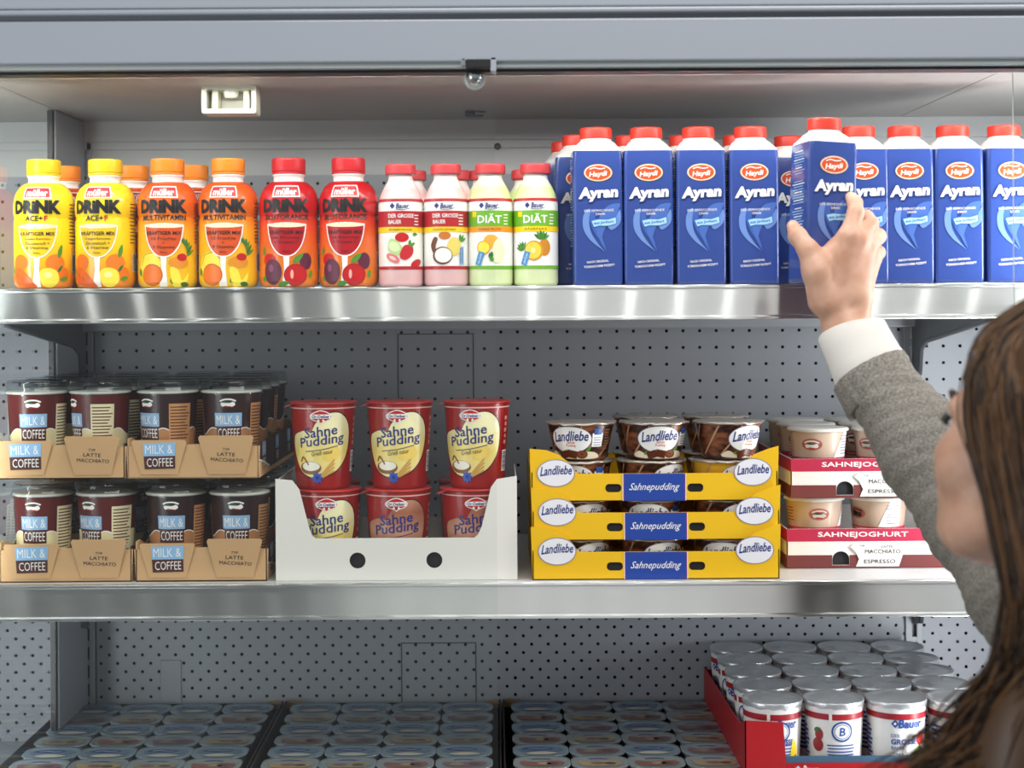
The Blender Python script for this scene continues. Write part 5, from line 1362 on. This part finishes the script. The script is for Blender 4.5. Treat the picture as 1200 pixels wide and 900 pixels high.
# clothes
KNIT = add_bump(noise_colour(mat('#8C8880', 0.95, spec=0.15, name='grey_knit'), '#6F6A62', '#A09B92', 330, 5, 0.3, 0.7), 420, 0.8, 0.002)
def fold(X): return 0.0012*np.sin(X[:, 2]*95+X[:, 0]*60)*np.sin(X[:, 1]*70+X[:, 2]*40)+0.0010*np.sin(X[:, 2]*260+X[:, 1]*190)
sw = SDF()
sw.ell(pel+(0, 0, 0.10), AXB, (0.125, 0.172, 0.15), 0.04).ell(pel+(0, 0, 0.22), AXB, (0.118, 0.158, 0.14), 0.05).ell(pel+(0, 0, 0.36), AXB, (0.125, 0.168, 0.17), 0.05)
sw.cone(shL, neck0-(0, 0, 0.060), 0.064, 0.066, 0.04).cone(shR, neck0-(0, 0, 0.060), 0.070, 0.066, 0.04)
sw.chain([shL, elL, wrL+(0.012, -0.004, 0.05)], [0.064, 0.053, 0.044], 0.025)
c0 = W3(1040, 464, 1.942)
mid = elR*0.5+c0*0.5
sw.chain([shR-np.array((0, 0, 0.03)), shR*0.45+elR*0.55-np.array((0, 0, 0.022)), elR, mid, c0], [0.086, 0.072, 0.057, 0.0535, 0.0455], 0.03)
sw.mesh('sweater', 0.0045, KNIT, woman, 3, fold)
# ribbed end of the sleeve and the white shirt cuff
def sleeve_ring(name, p0, p1, r0, r1, m, thick, ribs=0, skew=0.0, flare=0.0):
    p0 = Vector(p0); p1 = Vector(p1); t = (p1-p0).normalized(); a = t.cross(Vector((0, 1, 0))).normalized(); c = a.cross(t)
    n = 72; rs = []
    prof = [(0, r0-thick), (0.0, r0), (0.03, r0+0.0012), (0.3, r0*0.72+r1*0.28), (0.65, r0*0.35+r1*0.65), (0.97, r1+0.0008), (1.0, r1-thick*0.4), (1.0, r1-thick), (0.5, (r0+r1)/2-thick)]
    for u, r_ in prof:
        q = p0.lerp(p1, u); rg = []
        for k in range(n):
            an = 2*math.pi*k/n; rr_ = r_*(1+flare*max(0, math.cos(an-2.6)))-(0.0010 if ribs and (k//2) % 2 else 0)+0.0008*math.sin(3*an+u*4)
            rg.append(q+a*rr_*math.cos(an)+c*rr_*math.sin(an)*0.95+t*skew*math.cos(an)*u)
        rs.append(rg)
    rs.append(rs[0])
    mb = MB(); mb.rings(rs, m, False, False)
    o = mb.build(name, None, fix=True); o.parent = woman; o.data.transform(Matrix.Translation(-woman.location)); return o
SHIRT = add_bump(mat('#E6E2DA', 0.85, spec=0.2, name='white_cotton'), 500, 0.25, 0.001)
sleeve_ring('sweater_cuff', W3(1038, 468, 1.945), W3(1018, 435, 1.962), 0.0490, 0.0478, KNIT, 0.006, 1)
sleeve_ring('shirt_cuff', W3(1022, 440, 1.958), W3(995, 388, 1.982), 0.0435, 0.0385, SHIRT, 0.0016, 0, 0.006, 0.12)
JEAN = add_bump(mat('#2B3242', 0.85, name='dark_trousers'), 300, 0.3, 0.001)
tr = SDF(); tr.ell(pel-(0, 0, 0.02), AXB, (0.112, 0.162, 0.12), 0.03)
for s in (-1, 1):
    hip = pel+rb_*s*0.085-np.array((0, 0, 0.06)); knee = hip+fb*0.015-np.array((0, 0, 0.37))+rb_*s*0.005; ank = knee-fb*0.02-np.array((0, 0, 0.31))
    tr.chain([hip, (hip+knee)/2, knee, (knee*0.6+ank*0.4)-fb*0.01, ank], [0.094, 0.082, 0.063, 0.062, 0.050], 0.02)
    sh = SDF(); a0 = ank-np.array((0, 0, 0.052))
    sh.cone(np.array((a0[0], a0[1], 0.047))-fb*0.03, np.array((a0[0], a0[1], 0.034))+fb*0.16, 0.045, 0.032, 0.02).cone(np.array((a0[0], a0[1], 0.09)), np.array((a0[0], a0[1], 0.05)), 0.046, 0.046, 0.02)
    sh.mesh('shoe', 0.006, mat('#202124', 0.5, name='shoe_leather'), woman, 2)
tr.mesh('trousers', 0.006, JEAN, woman, 3)
# eyes, brows, lips
for s in (-1, 1):
    b = MB()
    M = Matrix.Translation(hd(0.068, s*0.031, 0.0)); 
    bm_ = bmesh.new(); bmesh.ops.create_icosphere(bm_, subdivisions=3, radius=0.0125, matrix=M); b.bm(bm_, mat('#F1EEEA', 0.15, name='eye_white'), True)
    bm_ = bmesh.new(); bmesh.ops.create_icosphere(bm_, subdivisions=2, radius=0.0062, matrix=Matrix.Translation(hd(0.0752, s*0.032, 0.0))); b.bm(bm_, mat('#3A2A1E', 0.1, name='iris'), True)
    o = b.build('eye', None); o.parent = bo; o.data.transform(Matrix.Translation(-woman.location))
for s in (-1, 1):
    b = MB(); b.tube([hd(0.087, s*0.014, 0.026), hd(0.083, s*0.030, 0.031), hd(0.068, s*0.049, 0.026)], [0.0025, 0.0032, 0.0018], mat('#3A271A', 0.7, name='brow_hair'), 6)
    o = b.build('eyebrow', None); o.parent = bo; o.data.transform(Matrix.Translation(-woman.location))
    b = MB()
    b.tube([hd(0.0818-0.0012*k, s*(0.020+k*0.0027), 0.006-0.0004*k) for k in range(9)], 0.0009, M_BLACK, 5)
    for k in range(9):
        l = 0.020+k*0.0027; p = hd(0.0815-0.0012*k, s*l, 0.006-0.0004*k); b.tube([p, p+f*0.006+upv*0.001-rgt*s*0.002, p+f*0.010+upv*0.005-rgt*s*0.004], [0.0008, 0.0006, 0.0003], M_BLACK, 4)
    o = b.build('eyelashes', None); o.parent = bo; o.data.transform(Matrix.Translation(-woman.location))
# hair: a volume and long strands
HAIR = noise_colour(mat('#4A2F1E', 0.40, spec=0.45, name='brown_hair'), '#130B07', '#74502D', 30, 3, 0.2, 0.95, (1, 1, 0.2), 0.8)
def hh(a, l, c): return hd(a-min(0.040, 0.27*max(0.0, -c)), l, c)
hs = SDF()
hs.ell(hh(-0.030, 0, 0.036), AX, (0.098, 0.084, 0.099), 0.02)
hs.ell(hh(-0.055, 0, -0.06), AX, (0.072, 0.080, 0.12), 0.03)
hs.ell(hh(-0.072, 0.01, -0.19), AX, (0.060, 0.080, 0.12), 0.03)
hs.ell(hh(-0.030, 0.085, -0.29), AX, (0.055, 0.040, 0.12), 0.03)
hm = hs.mesh('hair', 0.005, HAIR, woman, 2)
rn = random.Random(21)
b = MB()
def strand(pts, r0):
    p = smooth_path([tuple(q) for q in pts], 5)
    n = len(p); b.tube(p, [r0*(1 if i < n-8 else (n-i)/8.5) for i in range(n)], HAIR, 4)
for k in range(380):                                 # locks of a few hairs each
    s = 1 if rn.random() < 0.78 else -1
    u = rn.random()**0.85; th = rn.uniform(-1.0, 1.0)
    j0 = lambda q: rn.uniform(-q, q)
    wv = rn.uniform(0, 6.28); wa = rn.uniform(0.004, 0.014)
    fwd = 0.012-0.128*u
    lf = 1-0.6*max(0.0, u-0.7)/0.3
    ln = rn.uniform(-0.43, -0.30)
    t0 = (-0.03+0.060*(0.5-u)*1.6+0.012*th, s*rn.uniform(0.002, 0.02), 0.128-0.016*(u*1.6)**2+j0(0.003))
    ctl = [t0, (-0.03+0.115*(0.60-u)+0.010*th, s*(0.064-0.012*max(0, 0.5-u)+j0(0.004)), 0.085+j0(0.008)), (fwd+0.018*(1-u), s*(0.084+j0(0.004)), 0.025+j0(0.01)),
           (fwd-0.010+j0(0.006), s*(0.088+j0(0.006)), -0.070+j0(0.01)), (fwd-0.014+j0(0.010), s*(0.089+j0(0.010)), -0.150+j0(0.012)),
           (fwd+0.004+j0(0.018)+wa*math.sin(wv), s*(0.098+j0(0.014)), -0.225+j0(0.015)), (fwd+0.032+j0(0.03)+wa*math.sin(wv+1.6), s*(0.112+j0(0.02)), (ln-0.225)/2),
           (fwd+0.060+j0(0.05)+wa*math.sin(wv+3), s*(0.122+j0(0.028)), ln)]
    for q in range(9):
        w = rn.uniform(0.3, 1.0)
        pts = [hh(a+rn.uniform(-1, 1)*(0.003+0.0022*i)*w, l+rn.uniform(-1, 1)*(0.002+0.0015*i)*w, c+rn.uniform(-0.003, 0.003)-0.004*i*rn.random()) for i, (a, l, c) in enumerate((q_[0], q_[1]*lf, q_[2]) for q_ in ctl)]
        strand(pts, rn.uniform(0.0006, 0.0012))
o = b.build('hair_locks', None); o.parent = hm; o.data.transform(Matrix.Translation(-woman.location))
